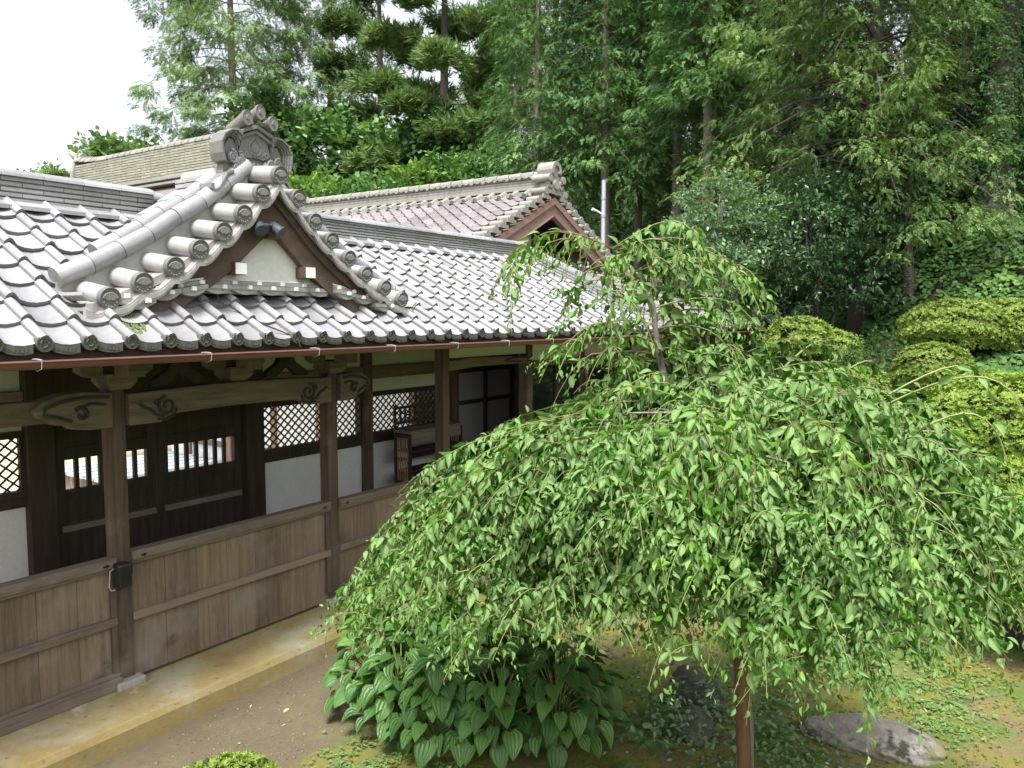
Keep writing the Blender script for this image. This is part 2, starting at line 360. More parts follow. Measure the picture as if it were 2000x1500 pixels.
# ================================================================== corridor with gate
cor = empty('gate_corridor', (2.0, .65, 0), 'long timber gate corridor with grey tiled roof, small ornamental gable and lattice windows', 'building')
# plinth
mb = MB(); mb.prism([(-.60,-.6),(-.60,-.05),(-.575,-.004),(-.55,0),(1.75,0),(1.75,-.6)], 'x', -4, 13.6)
mb.build('plinth', M['concrete'], cor)
# front and back posts
PX = [-1.40, .778, 3.011, 4.831, 6.674, 8.154, 9.793, 11.45, 12.95]
for i, x in enumerate(PX):
    mb = MB(); mb.box(x, x+.125, -.005, .125, .055, 2.62 if i not in (1, 2) else 2.37)
    p = mb.build('post', M['wood_z'], cor, bevel=.006)
    if i < 5:
        q = MB(); q.box(x-.05, x+.18, -.075, .17, -.02, .055); q.build('base_stone', M['basestone'], p, bevel=.012)
BPX = [-1.40, .735, 2.985, 4.80, 6.60, 8.30]
for i, x in enumerate(BPX):
    mb = MB(); wd = .23 if i in (1, 2) else .13
    mb.box(x, x+wd, 1.24, 1.44, 0, 2.62); mb.build('post', M['dark_wood' if i in (1, 2) else 'wood_z'], cor, bevel=.006)
# low boarded front panels
def board_panel(x0, x1, zb, sill, zt=1.065, mid=(.51,.575), y=.02, midm='wood_x', bw=.30):
    P = MB(); n = max(1, round((x1-x0)/bw)); wd = (x1-x0)/n
    for k in range(n):
        j = random.uniform(-.002, .002)
        P.box(x0+k*wd+.0015, x0+(k+1)*wd-.0015, y+j, y+.022+j, zb, zt-.06)
    p = P.build('board_panel', M['plank'], cor)
    q = MB(); q.box(x0, x1, -.035, .075, zt-.075, zt); q.box(x0+.002, x1-.002, -.018, .06, zt-.10, zt-.078)
    q.build('top_rail', M['wood_x'], p, bevel=.005)
    q = MB(); q.box(x0+.002, x1-.002, -.022, y-.004, mid[0], mid[1]); q.build('batten', M[midm], p, bevel=.004)
    if sill:
        q = MB(); q.box(x0, x1, -.05, .09, -.0, .10); q.build('sill', M['wood_x'], p, bevel=.006)
        q = MB(); q.box(x0, x1, -.022, y-.003, .102, .128); q.build('batten', M['wood_x'], p, bevel=.003)
    q = MB(); q.box(x1-.05, x1-.002, -.012, y-.003, max(zb, .13), mid[0]-.003); q.box(x1-.05, x1-.002, -.012, y-.003, mid[1]+.003, zt-.103)
    q.build('edge_strip', M['wood_z'], p)
    for xx in (x0+.09, x1-.09):
        q = MB(); q.box(xx-.022, xx+.022, -.043, -.0355, zt-.052, zt-.038); q.box(xx-.006, xx+.006, -.046, -.0435, zt-.058, zt-.030); q.build('latch', M['black'], p)
    return p
M['orange_wood'] = surface('worn_orange_batten', (.20,.155,.13), (.28,.205,.165), 4, (.3,4,4), .7, .3, spots=[(3, .55, .72, (.29,.175,.10))])
board_panel(-1.275, .776, .10, True, 1.055)
board_panel(.905, 3.009, .035, False, 1.075, midm='orange_wood')
board_panel(3.138, 4.829, .10, True, 1.065, (.53,.595))
board_panel(4.958, 6.672, .10, True, 1.075, (.53,.595))
board_panel(6.80, 8.152, .10, True, 1.075)
board_panel(8.282, 9.79, .10, True, 1.075)
board_panel(9.92, 11.448, .10, True, 1.075)
board_panel(11.577, 12.948, .10, True, 1.075)
# rainbow beam between the gate posts with carved noses
def spiral(cx, cz, r, a0, turns, s=1, n=26):
    return [(cx+s*r*(1-.78*i/n)*math.cos(a0+2*PI*turns*i/n), cz+r*(1-.78*i/n)*math.sin(a0+2*PI*turns*i/n)) for i in range(n+1)]
def groove(mb, path, r=.009, y=-.074):
    r *= 1.45
    mb.tube([(x, y, z) for x, z in path], r, 6)
beam = MB(); top = []; bot = []
for i in range(41):
    u = i/40; x = .906+u*(3.008-.906)
    top.append((x, 2.335+.03*math.sin(PI*u)))
    e = min(u, 1-u); bot.append((x, 2.085 if e < .13 else 2.085+.055*min(1, (e-.13)/.035)+.02*math.sin(PI*(u-.13)/.74)))
beam.prism(top+bot[::-1], 'y', -.07, .10)
bo = beam.build('rainbow_beam', M['carved'], cor, bevel=.012)
g = MB()
for s, xo in ((1, 1.22), (-1, 2.70)):
    groove(g, spiral(xo, 2.215, .085, PI*.55, 1.35, s)); groove(g, [(xo-s*.03, 2.13), (xo-s*.10, 2.15), (xo-s*.15, 2.20), (xo-s*.19, 2.215), (xo-s*.24, 2.25)])
    groove(g, [(xo+s*.085, 2.19), (xo+s*.06, 2.13), (xo-s*.02, 2.105), (xo-s*.09, 2.115)], .007)
    groove(g, spiral(xo-s*.09, 2.245, .03, 0, .8, s, 10), .006)
g.build('scroll_carving', M['carved_groove'], bo, smooth=True)
def nose(xr, s, L):
    top = [(xr, 2.355), (xr+s*L*.35, 2.375), (xr+s*L*.62, 2.37), (xr+s*L*.85, 2.335), (xr+s*L, 2.27), (xr+s*L*.97, 2.215), (xr+s*L*.80, 2.175), (xr+s*L*.72, 2.145), (xr+s*L*.58, 2.135), (xr+s*L*.5, 2.10), (xr+s*L*.3, 2.083), (xr, 2.085)]
    b = MB(); b.prism(top, 'y', -.065, .09); o = b.build('carved_nose', M['carved'], cor, bevel=.015)
    g = MB(); groove(g, [(xr+s*L*a, z) for a, z in ((.05,2.325),(.4,2.335),(.66,2.315),(.86,2.28),(.88,2.23),(.7,2.20),(.55,2.165))], .010, -.068)
    groove(g, spiral(xr+s*L*.42, 2.21, .055, PI*.2, .95, s, 16), .012, -.068); groove(g, [(xr+s*L*.1, 2.27), (xr+s*L*.3, 2.285), (xr+s*L*.42, 2.265)], .008, -.068)
    g.build('scroll_carving', M['carved_groove'], o, smooth=True)
nose(.776, -1, .58); nose(3.138, 1, .42)
# bearing blocks and bracket arms
for x in (.84, 1.93, 3.074):
    b = MB(); b.frus(x, .02, 2.372, 2.43, .15, .17, .235, .25); b.box(x-.1175, x+.1175, -.105, .145, 2.4305, 2.50)
    o = b.build('bearing_block', M['carved'], cor, bevel=.006)
    a = MB()
    for s in (-1, 1): a.prism([(x+s*.118, 2.46), (x+s*.22, 2.475), (x+s*.29, 2.52), (x+s*.29, 2.60), (x+s*.118, 2.60)], 'y', -.045, .075)
    a.box(x-.07, x+.07, -.30, -.107, 2.48, 2.60)
    a.build('bracket_arm', M['carved'], o, bevel=.005)
b = MB(); b.box(-1.27, 12.9, -.055, .10, 2.605, 2.70); b.build('eave_beam', M['wood_x'], cor)
for x in (1.38, 2.50):       # frog-leg struts above the beam
    b = MB()
    for s in (-1, 1): b.prism([(x, 2.60), (x+s*.05, 2.60), (x+s*.11, 2.50), (x+s*.24, 2.42), (x+s*.25, 2.375), (x+s*.12, 2.375), (x+s*.05, 2.44), (x, 2.47)], 'y', -.02, .05)
    b.build('frog_leg_strut', M['carved_groove'], cor)
b = MB(); b.box(-1.27, .74, .0, .10, 2.16, 2.33); b.build('tie_beam', M['carved'], cor, bevel=.01)
b = MB(); b.prism([(4.958,2.285),(4.958,2.41),(5.4,2.435),(6.2,2.42),(6.672,2.40),(6.672,2.30),(6.2,2.315),(5.5,2.315)], 'y', .0, .10); o = b.build('tie_beam', M['carved'], cor, bevel=.01)
g = MB(); groove(g, [(6.66,2.385),(6.4,2.395),(6.2,2.38),(6.12,2.36),(6.25,2.345),(6.5,2.34)], .008, -.003); g.build('scroll_carving', M['carved_groove'], o, smooth=True)
# front panels above windows and transoms (right part)
for i in (4, 5, 6, 7):
    x0, x1 = PX[i]+.127, PX[i+1]-.002
    b = MB(); b.box(x0, x1, .03, .07, 2.335, 2.604); b.build('plaster_panel', M['plaster'], cor)
    b = MB(); b.box(x0, x1, -.02, .10, 2.25, 2.333); b.build('lintel', M['wood_x'], cor, bevel=.005)
    gl = MB(); gl.box(x0, x1, .045, .052, 1.14, 2.248); w_ = gl.build('window', M['glass'], cor)
    f = MB(); n = 2
    for k in range(n+1):
        xx = x0+(x1-x0-.05)*k/n; f.box(xx, xx+.05, .02, .043, 1.14, 2.245)
    f.box(x0+.052, x1-.052, .022, .0425, 1.14, 1.19)
    f.build('window_frame', M['dark_wood'], w_)
    s_ = MB(); s_.box(x0, x1, -.015, .08, 1.077, 1.138); s_.build('window_sill', M['wood_x'], w_)
# plaster above the front ties (C to D)
b = MB(); b.box(4.958, 6.672, .03, .07, 2.44, 2.604); b.build('plaster_panel', M['bounce_plaster'], cor)
# back wall
def lattice(x0, x1, z0, z1, y=1.33):
    b = MB(); dx, dz = .108, .094; wd = .0075
    import itertools
    H, W = z1-z0, x1-x0; sl = dz/dx
    for s in (1, -1):
        k = -int(H/dz)-1
        while k*dx < W:
            xa = k*dx; pts = []
            # line: z = (x-xa)*sl rising; clip
            xs0 = max(0, xa); xs1 = min(W, xa+H/sl)
            if xs1 > xs0+.005:
                za, zb = (xs0-xa)*sl, (xs1-xa)*sl
                if s < 0: A, B = (x1-xs0, z0+za), (x1-xs1, z0+zb)
                else: A, B = (x0+xs0, z0+za), (x0+xs1, z0+zb)
                d = Vector((B[0]-A[0], B[1]-A[1])).normalized(); n = (-d.y*wd, d.x*wd)
                yy = y if s > 0 else y+.0135
                b.prism([(A[0]+n[0],A[1]+n[1]),(B[0]+n[0],B[1]+n[1]),(B[0]-n[0],B[1]-n[1]),(A[0]-n[0],A[1]-n[1])], 'y', yy, yy+.012)
            k += 1
    o = b.build('lattice_window', M['dark_wood'], cor)
    f = MB(); f.box(x0, x1, y-.03, y+.05, z1+.001, z1+.06); f.box(x0, x1, y-.03, y+.05, z0-.055, z0-.001)
    f.box(x0, x0+.035, y-.025, y-.002, z0, z1); f.box(x1-.035, x1, y-.025, y-.002, z0, z1)
    f.build('window_frame', M['dark_wood'], o)
    return o
for x0, x1, h in ((-1.268, .733, 1.89), (3.217, 4.798, 1.91), (4.932, 6.598, 1.90)):
    lattice(x0, x1, 1.43, h)
    b = MB(); b.box(x0, x1, 1.31, 1.38, 1.285, 1.37); b.build('sill_rail', M['dark_wood'], cor)
    b = MB(); b.box(x0, x1, 1.33, 1.37, .0, 1.283); b.build('plaster_panel', M['plaster'], cor)
    b = MB(); b.box(x0, x1, 1.27, 1.40, 2.135, 2.295); b.build('tie_beam', M['wood_x'], cor, bevel=.006)
    b = MB(); b.box(x0, x1, 1.33, 1.37, h+.062, 2.133); b.build('plaster_panel', M['bounce_plaster'], cor)
    b = MB(); b.box(x0, x1, 1.33, 1.37, 2.297, 2.60); b.build('plaster_panel', M['bounce_plaster'], cor)
b = MB(); b.box(.967, 2.983, 1.27, 1.42, 2.10, 2.60); b.build('lintel', M['dark_wood'], cor)
b = MB(); b.box(-1.4, 8.4, 1.25, 1.43, 2.622, 2.72); b.build('eave_beam', M['wood_x'], cor)
# gate doors
def door(x0, x1):
    f = MB(); y0, y1 = 1.32, 1.375
    f.box(x0, x0+.11, y0, y1, .03, 2.095); f.box(x1-.11, x1, y0, y1, .03, 2.095)
    for z0, z1 in ((.03,.17), (.95,1.07), (1.26,1.365), (1.64,1.75), (1.98,2.095)): f.box(x0+.112, x1-.112, y0+.004, y1-.004, z0, z1)
    f.box((x0+x1)/2-.04, (x0+x1)/2+.04, y0+.006, y1-.006, .172, .948); f.box((x0+x1)/2-.04, (x0+x1)/2+.04, y0+.006, y1-.006, 1.072, 1.258)
    o = f.build('gate_door', M['dark_wood'], cor)
    for za, zb in ((.17,.95), (1.07,1.26), (1.75,1.98)):
        p = MB(); p.box(x0+.11, x1-.11, y0+.022, y1-.018, za, zb); p.build('door_panel', M['dark_wood'], o)
    k = MB(); n = 7
    for i in range(1, n):
        xx = x0+.11+(x1-x0-.22)*i/n; k.box(xx-.019, xx+.019, y0+.012, y1-.012, 1.366, 1.639)
    k.build('door_bars', M['dark_wood'], o)
    c = MB(); c.box(x0+.05, x1-.05, y0-.035, y0-.003, .99, 1.045); c.build('crossbar', M['wood_x'], o)
    return o
door(.967, 1.974); door(1.978, 2.983)
# curtained sliding doors past the lattice
b = MB(); b.box(5.98, 8.5, .13, 1.32, .02, .86); b.build('raised_floor', M['dark_wood'], cor)
for x0, x1, y in ((6.735, 7.52, 1.30), (7.50, 8.295, 1.335)):
    cu = MB(); cu.box(x0+.05, x1-.05, y+.045, y+.052, .93, 2.12); s = cu.build('sliding_door', M['curtain'], cor)
    f = MB(); f.box(x0, x0+.055, y, y+.04, .88, 2.16); f.box(x1-.055, x1, y, y+.04, .88, 2.16)
    for z0, z1 in ((.88,.98), (1.62,1.68), (2.10,2.16)): f.box(x0+.056, x1-.056, y+.002, y+.038, z0, z1)
    f.build('door_frame', M['dark_wood'], s)
b = MB(); b.box(6.735, 8.3, 1.27, 1.40, 2.163, 2.60); b.build('lintel', M['dark_wood'], cor)
b = MB(); b.box(8.31, 8.36, .13, 1.32, .0, 2.60); b.build('end_wall', M['bounce_plaster'], cor)
b = MB(); b.box(8.5, 13, 1.1, 1.2, 0, 2.6); b.build('room_wall', M['dark_wood'], cor)

# roof --------------------------------------------------------------
HB0, HB1 = (7.42, .6), (8.50, -1.0)        # foot line of the slanting ridge against the hall roof
def hipx(y): return HB0[0]+(y-HB0[1])/(HB1[1]-HB0[1])*(HB1[0]-HB0[0])
ncol, nrow = 44, 8; x_first = EX-.27*7
rf = MB()
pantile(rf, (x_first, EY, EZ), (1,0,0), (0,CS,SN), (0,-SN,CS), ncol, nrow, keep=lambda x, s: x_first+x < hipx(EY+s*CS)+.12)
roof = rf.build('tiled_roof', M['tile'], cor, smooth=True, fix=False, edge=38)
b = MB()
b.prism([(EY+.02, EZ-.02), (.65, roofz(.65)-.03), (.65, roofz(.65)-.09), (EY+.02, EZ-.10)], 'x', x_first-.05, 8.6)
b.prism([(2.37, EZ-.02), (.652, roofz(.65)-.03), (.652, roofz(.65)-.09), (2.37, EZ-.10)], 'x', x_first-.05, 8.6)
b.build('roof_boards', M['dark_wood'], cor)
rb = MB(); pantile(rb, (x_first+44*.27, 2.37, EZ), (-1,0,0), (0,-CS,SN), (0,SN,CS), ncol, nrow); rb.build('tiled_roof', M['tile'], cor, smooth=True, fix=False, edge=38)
# eave tiles: round end with comma swirl and hanging lip
e = MB()
def disc(mb, r, y0, y1, cx=0, cz=0, n=20, rim=.16):
    path = [(r, y1), (r, y0), (r*(1-rim), y0), (r*(1-rim), y0+.006), (0, y0+.006)]
    V = []; F = []
    for k in range(n):
        a = 2*PI*k/n
        for q, yy in path[:-1]: V.append((cx+q*math.cos(a), yy, cz+q*math.sin(a)))
    V.append((cx, path[-1][1], cz)); m = 4
    for k in range(n):
        k2 = (k+1) % n
        for i in range(3): F.append((k*m+i, k2*m+i, k2*m+i+1, k*m+i+1))
        F.append((k*m+3, k2*m+3, n*m))
    mb.add(V, F)
disc(e, .048, -.035, .05, 0, .012)
for a in (0, 2*PI/3, 4*PI/3):
    e.tube([(.024*math.cos(a+t)*(1-.12*t), -.030, .012+.024*math.sin(a+t)*(1-.12*t)) for t in (0, .5, 1, 1.5, 2)], [.009,.008,.006,.004,.002], 6)
lip = []
for i in range(9):
    u = .17+i/8*.72; x = u*.27; z = .055-.052*math.sin(PI*min(1, max(0, (u-.12)/.5)))**.6 if u < .37 else (.012-.018*math.sin(PI*(u-.3)/.75))
    z = np.interp(u, [.17,.25,.35,.5,.7,.88,.9], [.05,.022,.004,-.008,-.012,-.002,.0]); lip.append((x-.03, z+.008))
for i in range(8):
    (xa, za), (xb, zb) = lip[i], lip[i+1]
    e.prism([(xa,za),(xb,zb),(xb,zb-.052),(xa,za-.052)], 'y', -.022, .0)
    if 0 < i < 7: e.prism([(xa+.006,za-.014),(xb-.006,zb-.014),(xb-.006,zb-.036),(xa+.006,za-.036)], 'y', -.0265, -.0225)
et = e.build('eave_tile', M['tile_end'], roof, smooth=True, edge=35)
et.location = (EX-.27*7, EY, EZ+.018)
for k in range(-6, 32):
    x = EX+.27*k
    copy_part(et, roof, (x, EY+random.uniform(-.004, .004), EZ+.018+random.uniform(-.003, .003)))
# ridge of the corridor in courses of flat tiles
def ridge(x0, x1, y, z0, z1, parent, mat, courses, wd0=.17, step=.0, capr=.065, joint=.3):
    b = MB(); h = (z1-z0-.05)/courses; n = max(1, round((x1-x0)/joint)); L = (x1-x0)/n
    for c in range(courses):
        zz = z0+c*h; ww = wd0-step*c
        ex_ = .055 if c == 1 else 0
        off = (c % 2)*L*.5
        xs = [x0]+[x0+off+k*L for k in range(1, n+1) if x0+off+k*L < x1-.02]+[x1]
        for a, d in zip(xs, xs[1:]):
            b.box(a+.002, d-.002, y-ww-ex_-random.uniform(0, .004), y+ww+ex_, zz+.007, zz+h-.004)
    b.box(x0, x1, y-wd0+.02, y+wd0-.02, z0-.06, z1-.05)
    o = b.build('ridge', mat, parent, bevel=.004); b = MB()
    for k in range(n):
        a, d = x0+k*L, x0+(k+1)*L
        for s in (-1, 1): b.prism([(y+s*(wd0-.02), z0+.105), (y+s*(wd0+.125), z0+.055), (y+s*(wd0+.125), z0+.022), (y+s*(wd0-.02), z0+.06)], 'x', a+.0015, d-.0015)
        pr = [(y+(wd0+.035)*math.cos(t), z1-.052+.07*math.sin(t)) for t in np.linspace(0, PI, 10)]
        b.prism([(p[0], p[1]) for p in pr], 'x', a+.002, d-.002)
    b.build('ridge_cap', M['tile'], parent, bevel=.003)
    return o
ridge(x_first-.05, 1.52, .65, 3.70, 4.03, roof, M['tile_ridge'], 7, .155)
ridge(2.35, 7.36, .65, 3.70, 4.03, roof, M['tile_ridge'], 9, .155)
# slanting ridge at the right end of the corridor roof
b = MB(); A = Vector((7.36, .52, 3.80)); B = Vector((8.47, -.98, 2.90)); d = (B-A); L = d.length; d.normalize()
sd_ = Vector((d.y, -d.x, 0)).normalized(); upv = sd_.cross(d); upv = upv if upv.z > 0 else -upv
def slab(mb, s0, s1, w0, w1, h0, h1):
    v = [A+d*s+sd_*q+upv*h for h in (h0, h1) for s, q in ((s0,w0),(s1,w0),(s1,w1),(s0,w1))]
    mb.add(v, [(0,1,2,3),(7,6,5,4),(0,4,5,1),(1,5,6,2),(2,6,7,3),(3,7,4,0)])
for c in range(6): slab(b, -.02, L-.12+.0*c, -.13+.004*c, .13-.004*c, -.10+c*.038+.006, -.10+c*.038+.035)
slab(b, 0, L-.13, -.09, .09, -.2, .12)
for k in range(7):
    s0, s1 = k*L/7*.95, (k+1)*L/7*.95-.006
    b.tube([A+d*s0+upv*.128, A+d*(s1)+upv*.128], [.066, .07], 12)
b.build('ridge', M['tile'], roof, bevel=.003)
# gutter along the eave
b = MB(); n = 10
def gut(mb, x0, x1, y=-1.135, z=2.675, r=.047):
    V = []; F = []
    for x in (x0, x1):
        for q in (r, r-.005):
            for i in range(n+1):
                a = PI+PI*i/n; V.append((x, y+q*math.cos(a), z+q*math.sin(a)))
    m = n+1
    for i in range(n):
        F += [(i, i+1, 2*m+i+1, 2*m+i), (m+i+1, m+i, 3*m+i, 3*m+i+1), (i+1, i, m+i, m+i+1), (2*m+i, 2*m+i+1, 3*m+i+1, 3*m+i)]
    F += [(0, 2*m, 3*m, m), (n, m+n, 3*m+n, 2*m+n)]
    mb.add(V, F)
    mb.tube([(x0, y-r, z), (x1, y-r, z)], .008, 6); mb.tube([(x0, y+r, z), (x1, y+r, z)], .006, 6)
for x0, x1 in ((-2.1, 1.6), (1.602, 5.2), (5.202, 8.35)): gut(b, x0, x1)
gt = b.build('gutter', M['copper'], cor, smooth=True, edge=40)
b = MB(); b.tube([(8.2, -1.135, 2.63), (8.2, -1.135, 2.5), (8.2, -.75, 2.32), (8.2, -.08, 2.2), (8.2, -.06, 0.0)], .032, 10); b.build('downpipe', M['copper'], gt, smooth=True)
br = MB(); br.tube([(0,-.055,.0),(0,-.058,.010),(0,.0,.014),(0,.058,.010)], .0045, 6); br.tube([(0, -.058, .010), (0,-.052,-.04), (0, 0, -.056), (0,.05,-.04)], .0028, 5)
brk = br.build('gutter_bracket', M['metal'], gt, smooth=True); brk.location = (-1.1, -1.135, 2.675)
for x in (-.26, .86, 1.84, 2.72, 3.62, 4.5, 5.4, 6.3, 7.2): copy_part(brk, gt, (x, -1.135, 2.675))

# ================================================================== ornamental gable over the gate
AX, AZ, AY = 1.925, 4.10, -.65
DX = [0, .187, .37, .56, .77, .98, 1.23, 1.475]; DZ = [0, -.165, -.343, -.49, -.633, -.767, -.885, -.99]
gb = MB()
# curved roof plate of the little gable

us = np.linspace(0, 1.56, 24); pz = np.interp(us, DX+[1.56], DZ+[-1.02])
def zcurve(u): return float(np.interp(u, DX+[1.60], DZ+[-1.03]))
for s in (-1, 1):
    for i in range(23):
        a, c = us[i], us[i+1]
        gb.prism([(AX+s*a, AZ+pz[i]-.055), (AX+s*c, AZ+pz[i+1]-.055), (AX+s*c, AZ+pz[i+1]-.12), (AX+s*a, AZ+pz[i]-.12)], 'y', AY+.05, -.13)
gable = gb.build('gable_roof', M['tile_verge'], cor)
# rear slope of the little gable, behind the tubes
pt = MB()
for s in (-1, 1):
    for i in range(5):
        u0, u1 = .06+i*.2, .06+(i+1)*.2+.03
        for j in range(3):
            y0 = -.115+j*.25; z0, z1 = 4.15-.70*u0, 4.15-.70*u1
            if roofz(y0) > z0+.05: continue
            pt.prism([(AX+s*u0, z0-.03), (AX+s*u1, z1-.03), (AX+s*u1, z1+.012), (AX+s*u0, z0-.005)], 'y', y0, y0+.246)
pt.build('slope_tiles', M['tile'], gable)
# verge tile: a long roll with a round fan-crest end
v = MB(); RR = .074
v.tube([(0, .0, 0), (0, .50, .0)], [RR*.98, RR*.93], 20)
fan = MB(); face = MB()
disc(face, RR, -.03, .02, 0, 0, 24, .10)
for i in range(9):
    a = R(150-i*15); r0, r1 = .012, .056
    ca, sa = math.cos(a), math.sin(a); wv = .0035+.0015*(i % 2)
    p = [(r0*ca-wv*sa*.4, -.02+r0*sa+wv*ca*.4), (r1*ca-wv*sa, -.02+r1*sa+wv*ca), (r1*ca+wv*sa, -.02+r1*sa-wv*ca), (r0*ca+wv*sa*.4, -.02+r0*sa-wv*ca*.4)]
    fan.prism(p, 'y', -.031, -.0245)
fan.tube([(.058*math.cos(R(a)), -.026, -.02+.058*math.sin(R(a))) for a in range(25, 160, 12)], .0045, 6)
fan.tube([(.036*math.cos(R(a)), -.026, -.02+.036*math.sin(R(a))) for a in range(25, 160, 12)], .003, 6)
for x, z in ((-.045,-.03),(-.03,-.048),(-.01,-.056),(.012,-.056),(.032,-.046),(.047,-.028)): fan.tube([(x,-.031,z),(x,-.0245,z)], [.005,.006], 7)
vt = v.build('verge_tile', M['tile_verge'], gable, smooth=True, edge=40)
M['crest'] = tile_mat('crest_relief', (.125,.125,.12), (.16,.16,.155), .5, (.15,.15,.13))
fanm = fan.build('fan_crest', M['tile_verge'], vt, smooth=True, edge=40); facem = face.build('end_face', M['crest'], vt, smooth=True, edge=40)
vt.location = (AX, AY, AZ); vt.rotation_euler = (R(7), 0, 0)
def dzs(s, k): return DZ[k]-(.045*k/7 if s < 0 else 0)
for s in (-1, 1):
    for k in range(1, 8):
        c = copy_part(vt, gable, (AX+s*DX[k], AY+random.uniform(-.004, .004), AZ+dzs(s, k))); c.rotation_euler = (R(7+.35*k), 0, 0)
        copy_part(fanm, c); copy_part(facem, c)
# pans between the rolls with hanging front lip
for s in (-1, 1):
    for k in range(8):
        xa, za = DX[k], dzs(s, k)
        xb, zb = (DX[k+1], dzs(s, k+1)) if k < 7 else (DX[7]+.17, dzs(s, 7)-.035)
        b = MB(); P = []
        for i in range(7):
            u = i/6; sag = -.055-.045*math.sin(PI*u); P.append((AX+s*(xa+(xb-xa)*u), AZ+za+(zb-za)*u+sag))
        if k == 7: P = [(p[0], p[1]+.02*i/6) for i, p in enumerate(P)]
        for i in range(6):
            (x0, z0), (x1, z1) = P[i], P[i+1]
            b.prism([(x0,z0),(x1,z1),(x1,z1-.022),(x0,z0-.022)], 'y', AY+.02, AY+.18)
            b.prism([(x0,z0+.018),(x1,z1+.018),(x1,z1-.006),(x0,z0-.006)], 'y', AY+.181, AY+.42)
            b.prism([(x0,z0-.002),(x1,z1-.002),(x1,z1-.072),(x0,z0-.072)], 'y', AY-.012, AY+.018)
            if 0 < i < 5: b.prism([(x0,z0-.018),(x1,z1-.018),(x1,z1-.056),(x0,z0-.056)], 'y', AY-.017, AY-.0125)
        b.build('verge_pan', M['tile_verge'], gable, bevel=.003)
# up-turned corner tiles
for s in (-1, 1):
    x0 = AX+s*1.60; b = MB()
    b.prism([(x0+s*.02, AZ-1.03), (x0+s*.07, AZ-1.0), (x0+s*.075, AZ-1.025), (x0+s*.03, AZ-1.06), (x0, AZ-1.06)], 'y', AY-.03, AY+.40)
    b.build('corner_tile', M['tile_verge'], gable, bevel=.004)
# descending cap tubes, two on each slope, bedded on the backs of the rolls
T1 = [(1.655,3.205),(1.378,3.326),(1.153,3.447),(.943,3.569),(.725,3.722),(.528,3.839),(.349,3.978),(.064,4.206)]
T2 = [(1.315,3.40),(1.214,3.456),(1.019,3.57),(.814,3.706),(.626,3.822),(.514,3.90),(.30,4.07),(.06,4.235)]
for s in (-1, 1):
    for y, T in ((-.33, T1), (-.19, T2)):
        b = MB(); xs = [q[0] for q in T][::-1]; zs = [q[1] for q in T][::-1]; uu = np.linspace(T[0][0], T[-1][0], 8)
        for q in range(7):
            e = (uu[q+1]-uu[q])*.012
            pts = [(AX+s*u, y, float(np.interp(u, xs, zs))) for u in np.linspace(uu[q], uu[q+1]-e, 4)]
            b.tube(pts, [.070,.069,.068,.066], 16)
        o = b.build('cap_tubes', M['tile'], gable, smooth=True, edge=50)
        if y < -.3:
            p0 = Vector((AX+s*T[0][0], y, T[0][1])); p1_ = Vector((AX+s*T[1][0], y, T[1][1])); dd = (p0-p1_).normalized()
            q = MB(); q.tube([p0-dd*.01, p0+dd*.014], [.078, .075], 18); q.build('end_cap', M['tile_ridge'], o, smooth=True, edge=40)
        b = MB()
        for q in range(len(T)-1):
            (ua, za), (ub, zb_) = T[q], T[q+1]
            b.prism([(AX+s*ua, za-.02), (AX+s*ub, zb_-.02), (AX+s*ub, zb_-.32), (AX+s*ua, za-.2)], 'y', y+.0, y+.07)
        b.build('bedding', M['tile_verge'], gable)
# bargeboards
for s in (-1, 1):
    b = MB(); q = MB(); un = np.linspace(0.0, 1.42, 20)
    for i in range(19):
        a, c = un[i], un[i+1]; ha = 0
        ta, tc = AZ+zcurve(a)-.145, AZ+zcurve(c)-.145
        wa, wc = .30-.05*a, .30-.05*c
        b.prism([(AX+s*a, ta), (AX+s*c, tc), (AX+s*c, tc-wc), (AX+s*a, ta-wa)], 'y', AY+.10, AY+.165)
        q.prism([(AX+s*a, ta+.004), (AX+s*c, tc+.004), (AX+s*c, tc-.075), (AX+s*a, ta-.075)], 'y', AY+.065, AY+.099)
    o = b.build('bargeboard', M['barge'], gable); q.build('barge_moulding', M['barge'], o)
# pediment
PY = -.47
b = MB(); pts = [(AX-.86, 3.12), (AX+.86, 3.12)]
for u in np.linspace(.86, 0, 10): pts.append((AX+u, AZ+zcurve(u)-.30))
for u in np.linspace(.0, .86, 10)[1:]: pts.append((AX-u, AZ+zcurve(u)-.30))
b.prism(pts, 'y', PY, PY+.06); ped = b.build('pediment', M['plaster'], gable)
for s in (-1, 1):
    b = MB(); x = AX+s*.36; b.box(x-.055, x+.055, -.60, PY-.002, 3.27, 3.37); o = b.build('purlin_end', M['barge'], ped, bevel=.004)
    b = MB(); b.box(x-.050, x+.050, -.612, -.602, 3.275, 3.365); b.build('painted_tip', M['plaster_dot'], o)
b = MB(); b.box(AX-.07, AX+.07, -.60, PY-.002, 3.585, 3.66); b.build('ridge_beam_end', M['barge'], ped, bevel=.006)
